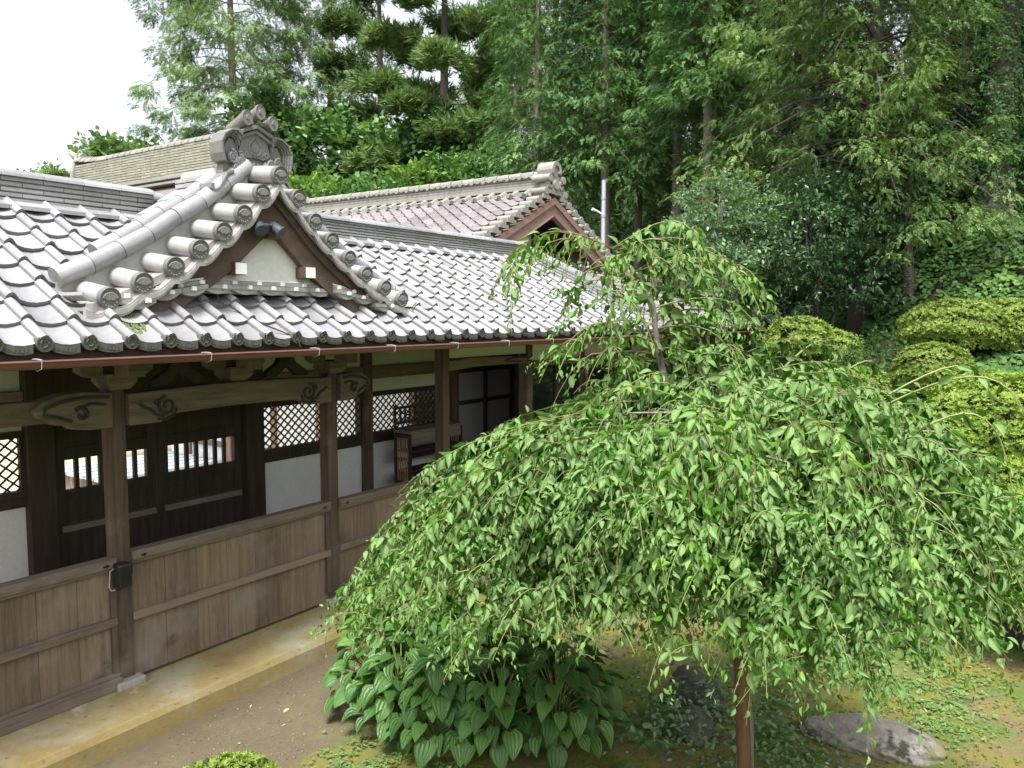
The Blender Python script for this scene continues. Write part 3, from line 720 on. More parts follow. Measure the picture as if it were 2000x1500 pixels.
# flashing courses at the foot of the pediment with white mortar dots
def flash(x0, x1, z, dots, tilt=0, y=-.53):
    b = MB(); n = max(1, round((x1-x0)/.27)); L = (x1-x0)/n
    for k in range(n):
        xa, xb = x0+k*L+.002, x0+(k+1)*L-.002; za, zb = z+tilt*(xa-x0), z+tilt*(xb-x0)
        b.prism([(xa,za+.038),(xb,zb+.038),(xb,zb+.068),(xa,za+.068)], 'y', y+.02, PY-.003)
        b.prism([(xa,za),(xb,zb),(xb,zb+.034),(xa,za+.034)], 'y', y-.012, PY-.003)
        sag = [(xa+(xb-xa)*i/8, za+(zb-za)*i/8-.001-.04*math.sin(PI*i/8)) for i in range(9)]
        b.prism([(xa,za-.001)]+sag[1:-1]+[(xb,zb-.001)], 'y', y-.002, PY-.003)
    o = b.build('flashing_course', M['tile_verge'], ped)
    w_ = MB()
    for i in range(dots):
        xx = x0+(i+.5)*(x1-x0)/dots; zz = z+tilt*(xx-x0)+(.018 if i % 2 else .055); yy = y-.012 if i % 2 else y+.02
        w_.frus(xx, yy-.012, zz-.017, zz+.017, .045, .024, .036, .024)
    w_.prism([(x0, z+tilt*0+.070), (x1, z+tilt*(x1-x0)+.070), (x1, z+tilt*(x1-x0)+.086), (x0, z+.086)], 'y', y+.045, PY-.0035)
    w_.build('mortar_dots', M['plaster_dot'], o, bevel=.006)
flash(AX-.66, AX+.66, 3.155, 11)
flash(AX-1.12, AX-.665, 3.075, 5, .17, -.60); flash(AX+.665, AX+1.12, 3.155, 5, -.17, -.60)
flash(AX-1.40, AX-1.125, 3.02, 2, .05, -.64); flash(AX+1.125, AX+1.40, 3.035, 2, -.05, -.64)
# ------------------------------------------------------------------ ridge-end ornament on the gable
OY = -.32
OX0, OY0 = AX, OY
b = MB()
b.prism([(AX-.17,4.45),(AX,4.51),(AX+.17,4.45),(AX+.185,4.38),(AX+.215,4.30),(AX+.11,4.265),(AX,4.28),(AX-.11,4.265),(AX-.215,4.30),(AX-.185,4.38)], 'y', OY-.05, OY+.10)
b.prism([(AX-.34,3.98),(AX-.40,4.12),(AX-.36,4.30),(AX-.2,4.36),(AX+.2,4.36),(AX+.36,4.30),(AX+.40,4.12),(AX+.34,3.98),(AX+.2,4.0),(AX,4.12),(AX-.2,4.0)], 'y', OY-.01, OY+.12)
orn = b.build('ridge_ornament', M['ornament'], gable, bevel=.006)
b = MB()
for dz, y in ((0, OY-.085), (.038, OY-.115)):
    for s in (-1, 1): b.prism([(AX,4.485+dz),(AX+s*(.20+dz*.6),4.415+dz),(AX+s*(.20+dz*.6),4.445+dz),(AX,4.518+dz)], 'y', y, OY+.12)
b.build('gabled_cap', M['ornament'], orn, bevel=.004)
b = MB()          # heart-shaped relief and small sprays
hp = []
for s in (-1, 1):
    pts = [(0,4.455),(.045,4.415),(.078,4.375),(.075,4.335),(.045,4.305),(.016,4.305),(.02,4.285)]
    b.tube([(AX+s*x, OY-.054, z) for x, z in pts], [.010,.011,.012,.012,.011,.009,.006], 7)
    for cx, cz in ((.145,4.315),(.185,4.295),(.115,4.30)): b.tube([(AX+s*(cx+.02*math.cos(t)), OY-.052, cz+.016*math.sin(t)) for t in np.linspace(-.4, PI+.4, 7)], .008, 6)
b.prism([(AX,4.43),(AX+.05,4.385),(AX+.055,4.345),(AX+.02,4.325),(AX-.02,4.325),(AX-.055,4.345),(AX-.05,4.385)], 'y', OY-.058, OY-.0505)
b.build('heart_relief', M['ornament'], orn, smooth=True, edge=40)
for s in (-1, 1):
    b = MB()       # fin scroll beside the plate, in nested steps
    O1 = [(.19,4.475),(.26,4.49),(.34,4.475),(.425,4.43),(.475,4.355),(.465,4.26),(.44,4.20)]
    I1 = [(.225,4.31),(.25,4.40),(.305,4.425),(.36,4.40),(.385,4.345),(.375,4.27),(.36,4.20)]
    for k, (f, y) in enumerate(((0, OY-.125), (.25, OY-.10), (.5, OY-.075), (.72, OY-.05))):
        for i in range(6):
            def q(j): return (AX+s*(O1[j][0]*(1-f)+I1[j][0]*f), O1[j][1]*(1-f)+I1[j][1]*f)
            def q2(j): g = f+.27; return (AX+s*(O1[j][0]*(1-g)+I1[j][0]*g), O1[j][1]*(1-g)+I1[j][1]*g)
            b.prism([q(i), q(i+1), q2(i+1), q2(i)], 'y', y, OY+.12)
    b.prism([(AX+s*x, z) for x, z in ((.2,4.31),(.26,4.40),(.32,4.41),(.37,4.34),(.36,4.20),(.25,4.2))], 'y', OY-.025, OY+.10)
    b.build('fin_scroll', M['ornament'], orn, bevel=.004)
    b = MB()       # cloud curls
    for cx, cz, r in ((.30,4.25,.058),(.195,4.225,.048),(.255,4.165,.050)):
        b.tube([(AX+s*(cx+r*(1-.5*i/14)*math.cos(1.2+2*PI*1.25*i/14)), OY-.07-.004*i/14, cz+r*(1-.5*i/14)*math.sin(1.2+2*PI*1.25*i/14)) for i in range(15)], [.017-.0006*i for i in range(15)], 8)
        b.frus(AX+s*cx, OY-.06, cz-.02, cz+.02, .035, .05, .035, .05)
        b.tube([(AX+s*cx, OY+.02, cz), (AX+s*cx, OY-.055, cz), (AX+s*cx, OY-.08, cz)], [r*.95, r*.9, r*.28], 14)
    for k in range(3):
        b.tube([(AX+s*x, OY-.06+k*.012, z-k*.026) for x, z in ((.02,4.225),(.08,4.20),(.14,4.215),(.19,4.19),(.26,4.12))], .013, 6)
    b.build('cloud_curls', M['ornament'], orn, smooth=True, edge=50)
    b = MB()       # lower wave fin lying on the slope
    for k in range(5):
        o = .022*k
        path = [(.32+o*.2,4.13-o*.1),(.40+o*.1,4.10-o*.3),(.455-o*.2,4.02-o*.3),(.50-o*.8,3.965),(.555-o*1.1,3.945+o*.3),(.60-o*1.2,3.965+o*.3),(.59-o*1.2,4.0+o*.1)]
        b.strip([(AX+s*x, z) for x, z in path], .024, OY-.12+.022*k, OY+.14)
    b.prism([(AX+s*x, z) for x, z in ((.3,4.14),(.40,4.08),(.47,3.97),(.42,3.88),(.2,4.02))], 'y', OY-.02, OY+.13)
    b.build('wave_fin', M['ornament'], orn, bevel=.003)
b = MB()
for x, z in ((-.17,4.585),(.0,4.655),(.17,4.585)):
    b = MB(); b.tube([(AX+x*.9, OY+.20, z-.07), (AX+x, OY-.14, z)], [.050, .056], 16)
    disc(b, .064, OY-.175, OY-.135, AX+x, z, 20, .10)
    b.tube([(AX+x, OY-.172, z), (AX+x, OY-.182, z)], [.022, .018], 12)
    b.build('horn_tube', M['ornament'], orn, smooth=True, edge=40)
b = MB()
for x, z in ((-.085,4.60),(.085,4.60)):
    b.prism([(AX+x-.04, z-.05),(AX+x+.04, z-.05),(AX+x+.05, z-.03),(AX+x+.02, z-.012),(AX+x-.02, z-.012),(AX+x-.05, z-.03)], 'y', OY-.10, OY+.15)
b.box(AX-.19, AX+.19, OY-.06, OY+.16, 4.51, 4.555)
b.build('horn_saddle', M['ornament'], orn, bevel=.004)
for o_ in [orn]+list(orn.children):       # a little narrower and thinner than laid out
    for v_ in o_.data.vertices:
        v_.co.x = AX+(v_.co.x-AX)*.77; v_.co.y = OY+(v_.co.y-OY)*.68; v_.co.z = 3.98+(v_.co.z-3.98)*.97
# short ridge of the gable behind the ornament with round end tiles
ridge_b = MB()
for c in range(3): ridge_b.box(AX-.12, AX+.12, OY+.09, .62, 4.03+c*.045+.004, 4.03+c*.045+.041)
ridge_b.tube([(AX, OY+.09, 4.18), (AX, .62, 4.18)], .065, 12)
ridge_b.build('ridge', M['tile_ridge'], gable, bevel=.004)
b = MB()
for y in (.66, .92):
    b.tube([(1.54, y, 3.97), (1.68, y, 3.97)], .06, 14); b.tube([(1.525, y, 3.97), (1.545, y, 3.97)], [.072, .07], 14)
b.build('cap_tubes', M['tile_ridge'], roof, smooth=True, edge=40)
# the whole gable is set a little smaller and further forward, clear of the roof slope
GK, GD = .968, Vector((-.143, -.172, -.037)); GO = Vector((AX, AY, AZ))
def refit(o):
    if o.location.length > 1e-6 and o.parent is gable: o.location = GO+(o.location-GO)*GK+GD; o.scale = (GK,)*3; return
    if not o.get('refit'):
        for v_ in o.data.vertices: v_.co = GO+(v_.co-GO)*GK+GD
    for c_ in o.children: refit(c_)
refit(gable)
# moss cushion low on the roof below the gable
V = []; F = []
m_, t_, b_ = nodes('roof_moss'); b_.inputs['Base Color'].default_value = (.12,.16,.04,1); b_.inputs['Roughness'].default_value = 1
for i in range(130):
    a, q = random.uniform(0, 2*PI), random.random()**.7
    x = .50+.09*q*math.cos(a)-.03; y = -.86+.12*q*math.sin(a)+.0
    u = ((x-EX)/.27+.11) % 1; z = roofz(y)+np.interp(u, [p[0] for p in PROF], [p[1] for p in PROF])+.022
    n_ = len(V); r = .007
    V += [(x-r,y-r,z),(x+r,y-r,z),(x+r,y+r,z+.006),(x-r,y+r,z+.006),(x,y,z+.018)]; F += [(n_,n_+1,n_+4),(n_+1,n_+2,n_+4),(n_+2,n_+3,n_+4),(n_+3,n_,n_+4)]
mm = MB(); mm.add(V, F); mm.build('moss_patch', m_, roof, fix=False)

# ------------------------------------------------------------------ small fixtures on the corridor
fl = empty('floodlight', (1.67, -.77, 3.62), 'dark grey twin floodlight with sensor under the peak of the gable', 'floodlight')
for s in (-1, 1):
    b = MB(); c = Vector((1.665+s*.075, -.80, 3.655)); d = Vector((s*.25, -.75, -.6)).normalized()
    b.tube([c-d*.035, c-d*.02, c+d*.05, c+d*.085], [.022,.036,.042,.050], 16); b.build('lamp_head', M['lampgrey'], fl, smooth=True, edge=40)
b = MB(); b.box(1.63, 1.70, -.79, -.762, 3.60, 3.69); b.tube([(1.665,-.81,3.66),(1.665,-.81,3.59)], [.028,.02], 12); b.build('sensor', M['black'], fl, bevel=.006)
b = MB(); b.tube([(1.595,-.81,3.66),(1.735,-.81,3.66)], .014, 8); b.build('arm', M['lampgrey'], fl)
bx = empty('wall_box', (.79, -.02, .95), 'black plastic outdoor box on the gate post above the boarded panel', 'outdoor box')
b = MB(); b.box(.735, .850, -.125, -.02, .825, 1.02); b.build('body', M['black'], bx, bevel=.018)
b = MB(); b.box(.742, .843, -.136, -.1265, .925, 1.005); b.build('lid', M['black'], bx, bevel=.004)
b = MB(); b.tube([(.735,-.05,.98),(.70,-.06,.97),(.69,-.06,.85),(.705,-.06,.815),(.735,-.06,.815)], .005, 6); b.build('cable', M['tan'], bx, smooth=True)
b = MB(); pts = [(1.27,-.66,3.16),(1.30,-.69,roofz(-.69)+.06),(1.37,-.76,roofz(-.76)+.055),(1.45,-.90,roofz(-.9)+.05),(1.60,-1.02,roofz(-1.02)+.05),(1.70,-1.10,2.77),(1.71,-1.12,2.70)]
b.tube(pts, .006, 6); tag(b.build('cable', M['black'], None, smooth=True), 'thin black cable hanging down the roof tiles in front of the gable', 'cable')
# ------------------------------------------------------------------ shoe shelf and wooden block in the corridor
sh = empty('shelf_rack', (5.7, 1.0, 0), 'dark wooden shelf rack with slatted ends and a low openwork back rail', 'shelf')
b = MB()
for z in (.06, .34, .62, .90, 1.16): b.box(5.235, 6.265, .865, 1.115, z, z+.025)
for z in (.20, .48, .76, 1.03): b.box(5.235, 6.265, 1.09, 1.11, z, z+.13)
b.build('shelf', M['dark_wood'], sh)
b = MB(); b.box(5.19, 6.31, .84, 1.135, 1.42, 1.455); b.box(5.235, 6.265, .85, .875, 1.28, 1.418); b.build('top_board', M['wood_x'], sh, bevel=.004)
for x in (5.20, 6.27):
    f = MB(); f.box(x, x+.033, .85, .885, 0, 1.418); f.box(x, x+.033, 1.095, 1.13, 0, 1.418)
    for z in (.10, .75, 1.36): f.box(x+.003, x+.03, .886, 1.094, z, z+.045)
    o = f.build('side_frame', M['dark_wood'], sh)
    s_ = MB()
    for i in range(5): s_.box(x+.008, x+.022, .90+i*.042, .918+i*.042, .146, 1.358)
    s_.build('slats', M['bamboo'], o)
    s_ = MB(); s_.box(x+.010, x+.020, .89, 1.09, 1.10, 1.17); s_.build('cross_slat', M['tan'], o)
f = MB(); f.box(5.19, 5.215, 1.10, 1.13, 1.456, 1.78); f.box(6.285, 6.31, 1.10, 1.13, 1.456, 1.78)
for z in (1.52, 1.72): f.box(5.216, 6.284, 1.10, 1.13, z, z+.035)
for i in range(11):
    x = 5.30+i*.092; f.box(x, x+.022, 1.105, 1.125, 1.556, 1.719)
    if i % 2: f.box(x+.0225, x+.0915, 1.106, 1.124, 1.62, 1.64)
f.build('back_rail', M['dark_wood'], sh)
b = MB(); b.tube([(6.05,.30,.866),(6.05,.30,1.17)], [.085,.10], 18); b.tube([(6.05,.30,1.171),(6.05,.30,1.176)], [.09,.085], 18)
tag(b.build('wooden_tub', M['tan'], None, smooth=True, edge=40), 'pale round wooden tub standing by the curtained sliding doors', 'tub')

# ================================================================== hall with the brown gable roof behind the corridor
hall = empty('hip_and_gable_hall', (9.6, 4, 0), 'hall with reddish brown hip and gable roof behind the corridor', 'building')
HX, HY, HZ = 9.58, 1.40, 5.22         # top of the verge
hs_ = .48; HL = 9.0
th = math.atan(hs_); ch, shn = math.cos(th), math.sin(th)
zt = HZ-.10
rows = 20
W_ = rows*.237*ch
def hroof(y0, y1, s):
    mb = MB(); ncol = int((y1-y0)/.265)
    if s < 0: pantile(mb, (HX-W_, y1, zt-W_*hs_), (0,-1,0), (ch,0,shn), (-shn,0,ch), ncol, rows, .265, .237)
    else: pantile(mb, (HX+W_, y0, zt-W_*hs_), (0,1,0), (-ch,0,shn), (shn,0,ch), ncol, rows, .265, .237)
    return mb
hm = hroof(HY+.12, HY+HL, -1); hr = hm.build('tiled_roof', M['tile_red'], hall, smooth=True, fix=False, edge=38)
hm = hroof(HY+.12, HY+HL, 1); hm.build('tiled_roof', M['tile_red'], hall, smooth=True, fix=False, edge=38)
b = MB()
for s in (-1, 1): b.prism([(HX, zt-.03), (HX+s*W_, zt-W_*hs_-.03), (HX+s*W_, zt-W_*hs_-.10), (HX, zt-.10)], 'y', HY+.12, HY+HL)
b.build('roof_boards', M['dark_wood'], hall)
v = MB(); v.box(-.10, .10, -.10, .10, -.055, -.03)       # verge tile of the hall: rounded block
v.tube([(0,-.115,0),(0,.14,.0)], [.062,.058], 12); v.prism([(-.115,.01),(.12,-.02),(.12,-.075),(-.115,-.06)], 'y', -.12, -.085)
vt2 = v.build('verge_tile', M['tile_old'], hr, smooth=True, edge=40)
lst = []
for s in (-1, 1):
    for k in range(13 if s < 0 else 15):
        x = HX+s*(k+.35)*.237*ch; lst.append((x, HY+.04, zt+.045-(k+.35)*.237*shn))
vt2.location = lst[0]
for p in lst[1:]: copy_part(vt2, hr, p)
b = MB(); b.tube([(HX, HY-.10, HZ+.01), (HX, HY+.5, HZ+.01)], [.085,.08], 14); b.build('apex_tile', M['tile_old'], hr, smooth=True, edge=40)
for s in (-1, 1):
    b = MB(); q = MB()
    ln = 3.35 if s > 0 else 2.9
    b.prism([(HX, zt-.10), (HX+s*ln, zt-.10-ln*hs_), (HX+s*ln, zt-.43-ln*hs_), (HX, zt-.43)], 'y', HY-.03, HY+.05)
    q.prism([(HX, zt-.103), (HX+s*ln, zt-.103-ln*hs_), (HX+s*ln, zt-.22-ln*hs_), (HX, zt-.22)], 'y', HY-.058, HY-.031)
    q.prism([(HX, zt-.405), (HX+s*ln, zt-.405-ln*hs_), (HX+s*ln, zt-.428-ln*hs_), (HX, zt-.428)], 'y', HY-.050, HY-.031)
    o = b.build('bargeboard', M['barge2'], hall); q.build('barge_moulding', M['barge2'], o)
b = MB(); b.prism([(HX-1.9, 4.05), (HX+1.9, 4.05), (HX+1.9, 4.08), (HX, 5.02), (HX-1.9, 4.08)], 'y', HY+.75, HY+.80); gw = b.build('gable_wall', M['bounce_plaster'], hall)
for x in (HX-.62, HX+.55):
    b = MB(); b.box(x-.06, x+.06, HY+.72, HY+.748, 4.05, 4.75); b.build('gable_post', M['barge'], gw)
b = MB(); b.prism([(HX+.62, 4.06),(HX+1.9,4.06),(HX+.62,4.66)], 'y', HY+.70, HY+.746); b.build('gable_boarding', M['dark_wood'], gw)
b = MB()
for z, y in ((4.09, HY+.56), (4.02, HY+.47), (3.95, HY+.38)): b.box(HX-1.75, HX+1.2, y, HY+.70, z, z+.05)
fc = b.build('flashing_course', M['tile_dark'], hall)
b = MB()
for r, (z, y) in enumerate(((4.112, HY+.56), (4.045, HY+.47), (3.972, HY+.38))):
    for i in range(13):
        x = HX-1.68+i*.23+(r % 2)*.115; b.frus(x, y-.014, z-.03, z+.022, .042, .024, .036, .024)
b.build('mortar_dots', M['plaster_dot'], fc, bevel=.005)
# main ridge of the hall, wavy crest tiles and end ornament
b = MB(); y0, y1 = HY+.1, HY+HL
for z, ww in ((5.16,.17), (5.205,.15), (5.25,.15), (5.295,.15), (5.345,.17)): b.box(HX-ww, HX+ww, y0, y1, z, z+.04)
b.build('ridge', M['tile_old'], hr)
b = MB(); k = 0; y = y0
while y < y1:
    for s in (-1, 1):
        b.prism([(y, 5.40), (y+.13, 5.415), (y+.13, 5.375), (y+.065, 5.355), (y, 5.375)], 'x', HX+s*.10-.10, HX+s*.10+.10)
        b.prism([(y+.132, 5.395), (y+.262, 5.395), (y+.262, 5.385), (y+.197, 5.335), (y+.132, 5.385)], 'x', HX+s*.11-.09, HX+s*.11+.09)
    b.tube([(HX, y, 5.43), (HX, y+.255, 5.43)], [.07,.062], 10); y += .265
b.build('crest_tiles', M['tile_old'], hr)
b = MB(); y = HY+.1      # row of round tiles below the ridge
while y < y1:
    for s in (-1, 1):
        b.tube([(HX+s*.16, y, 5.13), (HX+s*.34, y, 5.035)], .052, 8)
        b.prism([(y+.05, 5.09), (y+.215, 5.09), (y+.19, 5.03), (y+.075, 5.03)], 'x', HX+s*.26-.05, HX+s*.26+.05)
    y += .265
b.build('under_ridge_course', M['tile_old'], hr)
b = MB(); b.prism([(HX-.24,5.12),(HX-.17,5.30),(HX-.12,5.46),(HX+.12,5.46),(HX+.17,5.30),(HX+.24,5.12)], 'y', HY-.05, HY+.12)
for i in range(9):
    a0, a1 = PI*1.25*(i/9)-.4, PI*1.25*((i+1)/9)-.4
    b.prism([(HX+.16*math.cos(a0), 5.47+.16*math.sin(a0)), (HX+.16*math.cos(a1), 5.47+.16*math.sin(a1)), (HX+.09*math.cos(a1), 5.47+.09*math.sin(a1)), (HX+.09*math.cos(a0), 5.47+.09*math.sin(a0))], 'y', HY-.10, HY+.22)
b.tube([(HX, HY-.06, 5.47), (HX, HY+.18, 5.47)], .10, 12)
for s in (-1, 1):
    b.tube([(HX+s*.22, HY-.11, 5.33), (HX+s*.22, HY+.25, 5.33)], .065, 12); b.tube([(HX+s*.33, HY-.09, 5.09), (HX+s*.33, HY+.2, 5.09)], .06, 12)
    for z in (5.2, 5.26): b.tube([(HX+s*.17, HY-.09, z), (HX+s*.17, HY, z)], .05, 10)
b.build('ridge_ornament', M['tile_old'], hr, smooth=True, edge=40)
# lower roof in front of the gable, hipped at the right corner
LX0, LX1 = 5.0, 14.15; ls = .40; lt = math.atan(ls); lc, lsn = math.cos(lt), math.sin(lt)
lrow = 14
lm = MB(); pantile(lm, (EX+.27*25, EY, EZ), (1,0,0), (0,lc,lsn), (0,-lsn,lc), 28, lrow, .27, .237,
    keep=lambda x, s: (EX+.27*25+x) > hipx(EY+s*lc)-.15 and (EX+.27*25+x) < LX1-s*lc*1.0+.05, zs=.9)
lr = lm.build('lower_roof', M['tile_dark'], hall, smooth=True, fix=False, edge=38)
b = MB(); yt = EY+lrow*.237*lc; ztl = EZ+lrow*.237*lsn
b.add([(7.0,EY+.05,EZ-.03),(LX1,EY+.05,EZ-.03),(LX1-(yt-EY),yt,ztl-.05),(7.0,yt,ztl-.05),(7.0,EY+.05,EZ-.11),(LX1,EY+.05,EZ-.11),(LX1-(yt-EY),yt,ztl-.13),(7.0,yt,ztl-.13)], [(0,1,2,3),(7,6,5,4),(0,4,5,1),(1,5,6,2),(2,6,7,3),(3,7,4,0)])
b.add([(LX1,EY+.05,EZ-.031),(LX1,12,EZ-.031),(LX1-(yt-EY),12,ztl-.051),(LX1-(yt-EY),yt,ztl-.051)], [(0,1,2,3)])
b.build('roof_boards', M['dark_wood'], hall)
lm = MB(); pantile(lm, (LX1, EY, EZ), (0,1,0), (-lc,0,lsn), (lsn,0,lc), 46, lrow, .27, .237, keep=lambda y, s: y > s*lc-.05)
lm.build('lower_roof', M['tile_dark'], hall, smooth=True, fix=False, edge=38)
b = MB(); A2 = Vector((LX1+.05, EY-.05, EZ+.02)); B2 = Vector((LX1-(yt-EY), yt, ztl+.05)); dd = (B2-A2)
sdv = Vector((dd.y, -dd.x, 0)).normalized()
for k in range(12):
    p0, p1 = A2+dd*(k/12), A2+dd*((k+1)/12-.004)
    for h_, w_ in ((.02,.13),(.06,.12),(.10,.12)):
        b.add([tuple(p+sdv*q+Vector((0,0,z))) for z in (h_, h_+.034) for p, q in ((p0,-w_),(p1,-w_),(p1,w_),(p0,w_))], [(0,1,2,3),(7,6,5,4),(0,4,5,1),(1,5,6,2),(2,6,7,3),(3,7,4,0)])
    b.tube([p0+Vector((0,0,.16)), p1+Vector((0,0,.16))], [.07,.066], 10)
b.build('hip_ridge', M['tile_dark'], lr)
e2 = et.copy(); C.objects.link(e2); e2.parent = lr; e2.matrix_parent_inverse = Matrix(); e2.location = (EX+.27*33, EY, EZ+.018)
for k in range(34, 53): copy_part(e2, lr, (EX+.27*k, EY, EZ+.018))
b = MB(); gut(b, 8.6, 14.1); b.build('gutter', M['copper'], hall, smooth=True, edge=40)
b = MB(); b.box(13.0, 13.1, 0.0, 9, -.19, 2.7); b.prism([(7.2,2.6),(12.9,2.6),(12.0,3.85),(HX,4.95),(7.2,3.85)], 'y', HY+.82, HY+.95); b.build('wall', M['plaster'], hall)
b = MB(); b.box(8.8, 13.05, 8.9, 9.05, -.19, 3.6); b.build('wall', M['plaster'], hall)

# ================================================================== great hall far behind: mossy ridge
gh = empty('great_hall', (14.5, 24, 0), 'large temple hall far behind with tall mossy tiled ridge', 'building')
GX, GY0, GY1, GZ1 = 14.9, 16.5, 27.0, 9.2
b = MB(); cs = 11
for c in range(cs):
    L = .62; y = GY0+(c % 2)*.3; z = GZ1-1.30+c*.095
    ys = [GY0]+[y+L*k for k in range(1, 21) if y+L*k < GY1-.1]+[GY1]
    for a, d in zip(ys, ys[1:]): b.box(GX-.28-random.uniform(0,.012), GX+.28, a+.004, d-.004, z+.012, z+.085)
b.box(GX-.24, GX+.24, GY0, GY1, GZ1-1.4, GZ1-.26)
gr = b.build('ridge', M['tile_moss'], gh)
b = MB()
for k in range(26):
    a = GY0+k*(GY1-GY0)/26; rise = .22*max(0, (k-20)/6)**2
    b.prism([(GX+.31*math.cos(t), GZ1-.25+rise+.22*math.sin(t)) for t in np.linspace(0, PI, 9)], 'y', a, a+.48)
b.build('ridge_cap', M['tile_old'], gr)
b = MB()
for z, w_ in ((GZ1-1.42, .50), (GZ1-1.62, .62)): b.box(GX-w_, GX+w_, GY0, GY1, z, z+.08)
b.build('base_course', M['tile_old'], gr)
b = MB(); b.prism([(GX-.45, GZ1-1.4), (GX-.38, GZ1-.5), (GX-.15, GZ1+.28), (GX+.15, GZ1+.28), (GX+.38, GZ1-.5), (GX+.45, GZ1-1.4)], 'y', GY1, GY1+.2)
b.tube([(GX, GY1-.2, GZ1+.10), (GX, GY1+.5, GZ1+.20), (GX, GY1+.8, GZ1+.36)], [.16,.14,.11], 12); b.build('ridge_ornament', M['tile_old'], gr)
b = MB()
for s in (-1, 1): b.prism([(GX, GZ1-1.45), (GX+s*2.2, GZ1-2.9), (GX+s*6.0, GZ1-4.7), (GX+s*6.0, GZ1-4.85), (GX+s*2.2, GZ1-3.1), (GX, GZ1-1.7)], 'y', GY0-.6, GY1+.4)
b.build('roof', M['tile_dark'], gh)
b = MB(); b.box(GX-4, GX+4, GY0+.5, GY1-.5, -.19, 5.4); b.build('wall', M['plaster'], gh)

# ------------------------------------------------------------------ things seen through the lattice and the gate
b = MB(); b.box(6.95, 7.05, 2.3, 8.9, -.16, 2.95); b.build('wall', M['white_paint'], hall)
for y in (2.25, 3.3, 4.4, 5.6, 6.9, 8.2):
    b = MB(); b.box(6.89, 6.948, y, y+.12, -.16, 2.95); b.build('post', M['barge2'], hall)
b = MB(); b.box(6.90, 6.947, 2.38, 8.88, .42, .52); b.build('wall_rail', M['wood_x'], hall)
dk = empty('slatted_bench', (5.6, 7.6, 0), 'blue grey slatted bench on the gravel beyond the gate', 'bench')
b = MB()
for i in range(6): b.box(4.4, 6.75, 6.9+i*.30, 7.14+i*.30, .18, .23)
b.build('slat_top', M['blue_slab'], dk)
for x in (4.5, 6.55):
    b = MB(); b.box(x, x+.08, 6.92, 8.6, -.155, .178); b.build('trestle', M['wood_x'], dk)
# ================================================================== vegetation
def norm(a): return a/np.maximum(np.linalg.norm(a, axis=-1, keepdims=True), 1e-9)
def quad_blade(p, d, n, L, w):
    p, d, n = np.array(p, float), np.array(d, float), np.array(n, float); d = d/np.linalg.norm(d); s = np.cross(n, d); s = s/np.linalg.norm(s)
    return [p, p+d*L*.45+s*w/2, p+d*L, p+d*L*.45-s*w/2]
def proto(blades): return np.array(blades).reshape(-1, 3)          # 4 vertices for each blade
def scatter_arr(protos, P, A, Nn, S, r=None):
    r = r or rng
    B = norm(np.cross(Nn, A)); A = norm(A); Nn = np.cross(A, B); S = np.asarray(S)[:, None, None]
    pick = r.integers(0, len(protos), len(P)); out = []
    for i, V in enumerate(protos):
        k = pick == i
        if not k.any(): continue
        o = P[k][:, None, :] + S[k]*(V[None, :, 0:1]*A[k][:, None, :]+V[None, :, 1:2]*B[k][:, None, :]+V[None, :, 2:3]*Nn[k][:, None, :])
        out.append(o.reshape(-1, 3))
    return np.concatenate(out)
def foliage(name, verts, mat, parent, local=True):
    F = np.arange(len(verts)).reshape(-1, 4)
    o = mesh_np(name, verts, F, mat, None)
    if parent is not None:
        o.parent = parent
        if not local: o.matrix_parent_inverse = Matrix.Translation(-Vector(parent.location))
    return o
def local(o, parent): o.parent = parent; o.matrix_parent_inverse = Matrix(); return o
def rnd_dir(n, r=None): return norm((r or rng).normal(size=(n, 3)))
# --- small building blocks
def p_spray(seed, n=8, wide=.34, bl=.34):          # flat drooping cypress spray
    r = np.random.default_rng(seed); q = []
    for i in range(n):
        x = i/n; z = -.28*x*x
        for s in (-1, 1):
            a = R(r.uniform(28, 55)); q.append(quad_blade((x, 0, z), (math.cos(a), s*math.sin(a), -.15+r.uniform(-.2, .15)), (r.uniform(-.4,.4), r.uniform(-.4,.4), 1), bl*(1.1-.6*x)*r.uniform(.8, 1.2), .085))
    q.append(quad_blade((.75, 0, -.16), (1, 0, -.5), (0, 0, 1), .3, .1))
    return proto(q)
SPRAY = [p_spray(i) for i in range(6)]
def p_tuft(seed, n, w, up=.3, spread=1.0):           # needles or leaves from one point
    r = np.random.default_rng(seed); q = []
    for i in range(n):
        d = r.normal(size=3)*spread; d[0] = abs(d[0])*.6+up; q.append(quad_blade((r.uniform(-.15,.25), r.uniform(-.1,.1), r.uniform(-.1,.1)), d, r.normal(size=3), r.uniform(.7, 1.1), w))
    return proto(q)
NEEDLE = [p_tuft(i+20, 16, .13, .5, .9) for i in range(5)]
def p_twig(seed, n=9, w=.34):                       # leafy twig
    r = np.random.default_rng(seed); q = []
    for i in range(n):
        x = i/n*.8; a = r.uniform(0, 2*PI); d = (r.uniform(.3,.8), math.cos(a), math.sin(a)*.6-.15)
        q.append(quad_blade((x, .06*math.cos(a), .05*math.sin(a)), d, (r.uniform(-.5,.5), r.uniform(-.5,.5), 1), r.uniform(.36,.5), w*r.uniform(.42,.6)))
    return proto(q)
TWIG = [p_twig(i+40) for i in range(6)]
def p_rosette(seed, n=6):
    r = np.random.default_rng(seed); q = []; a0 = r.uniform(0, 6)
    for i in range(n):
        a = a0+i*2.4; q.append(quad_blade((0,0,0), (r.uniform(.25, .8), math.cos(a), math.sin(a)), (1, -.3*math.cos(a), -.3*math.sin(a)), r.uniform(.8, 1.1), .42))
    return proto(q)
ROS = [p_rosette(i+60) for i in range(6)]
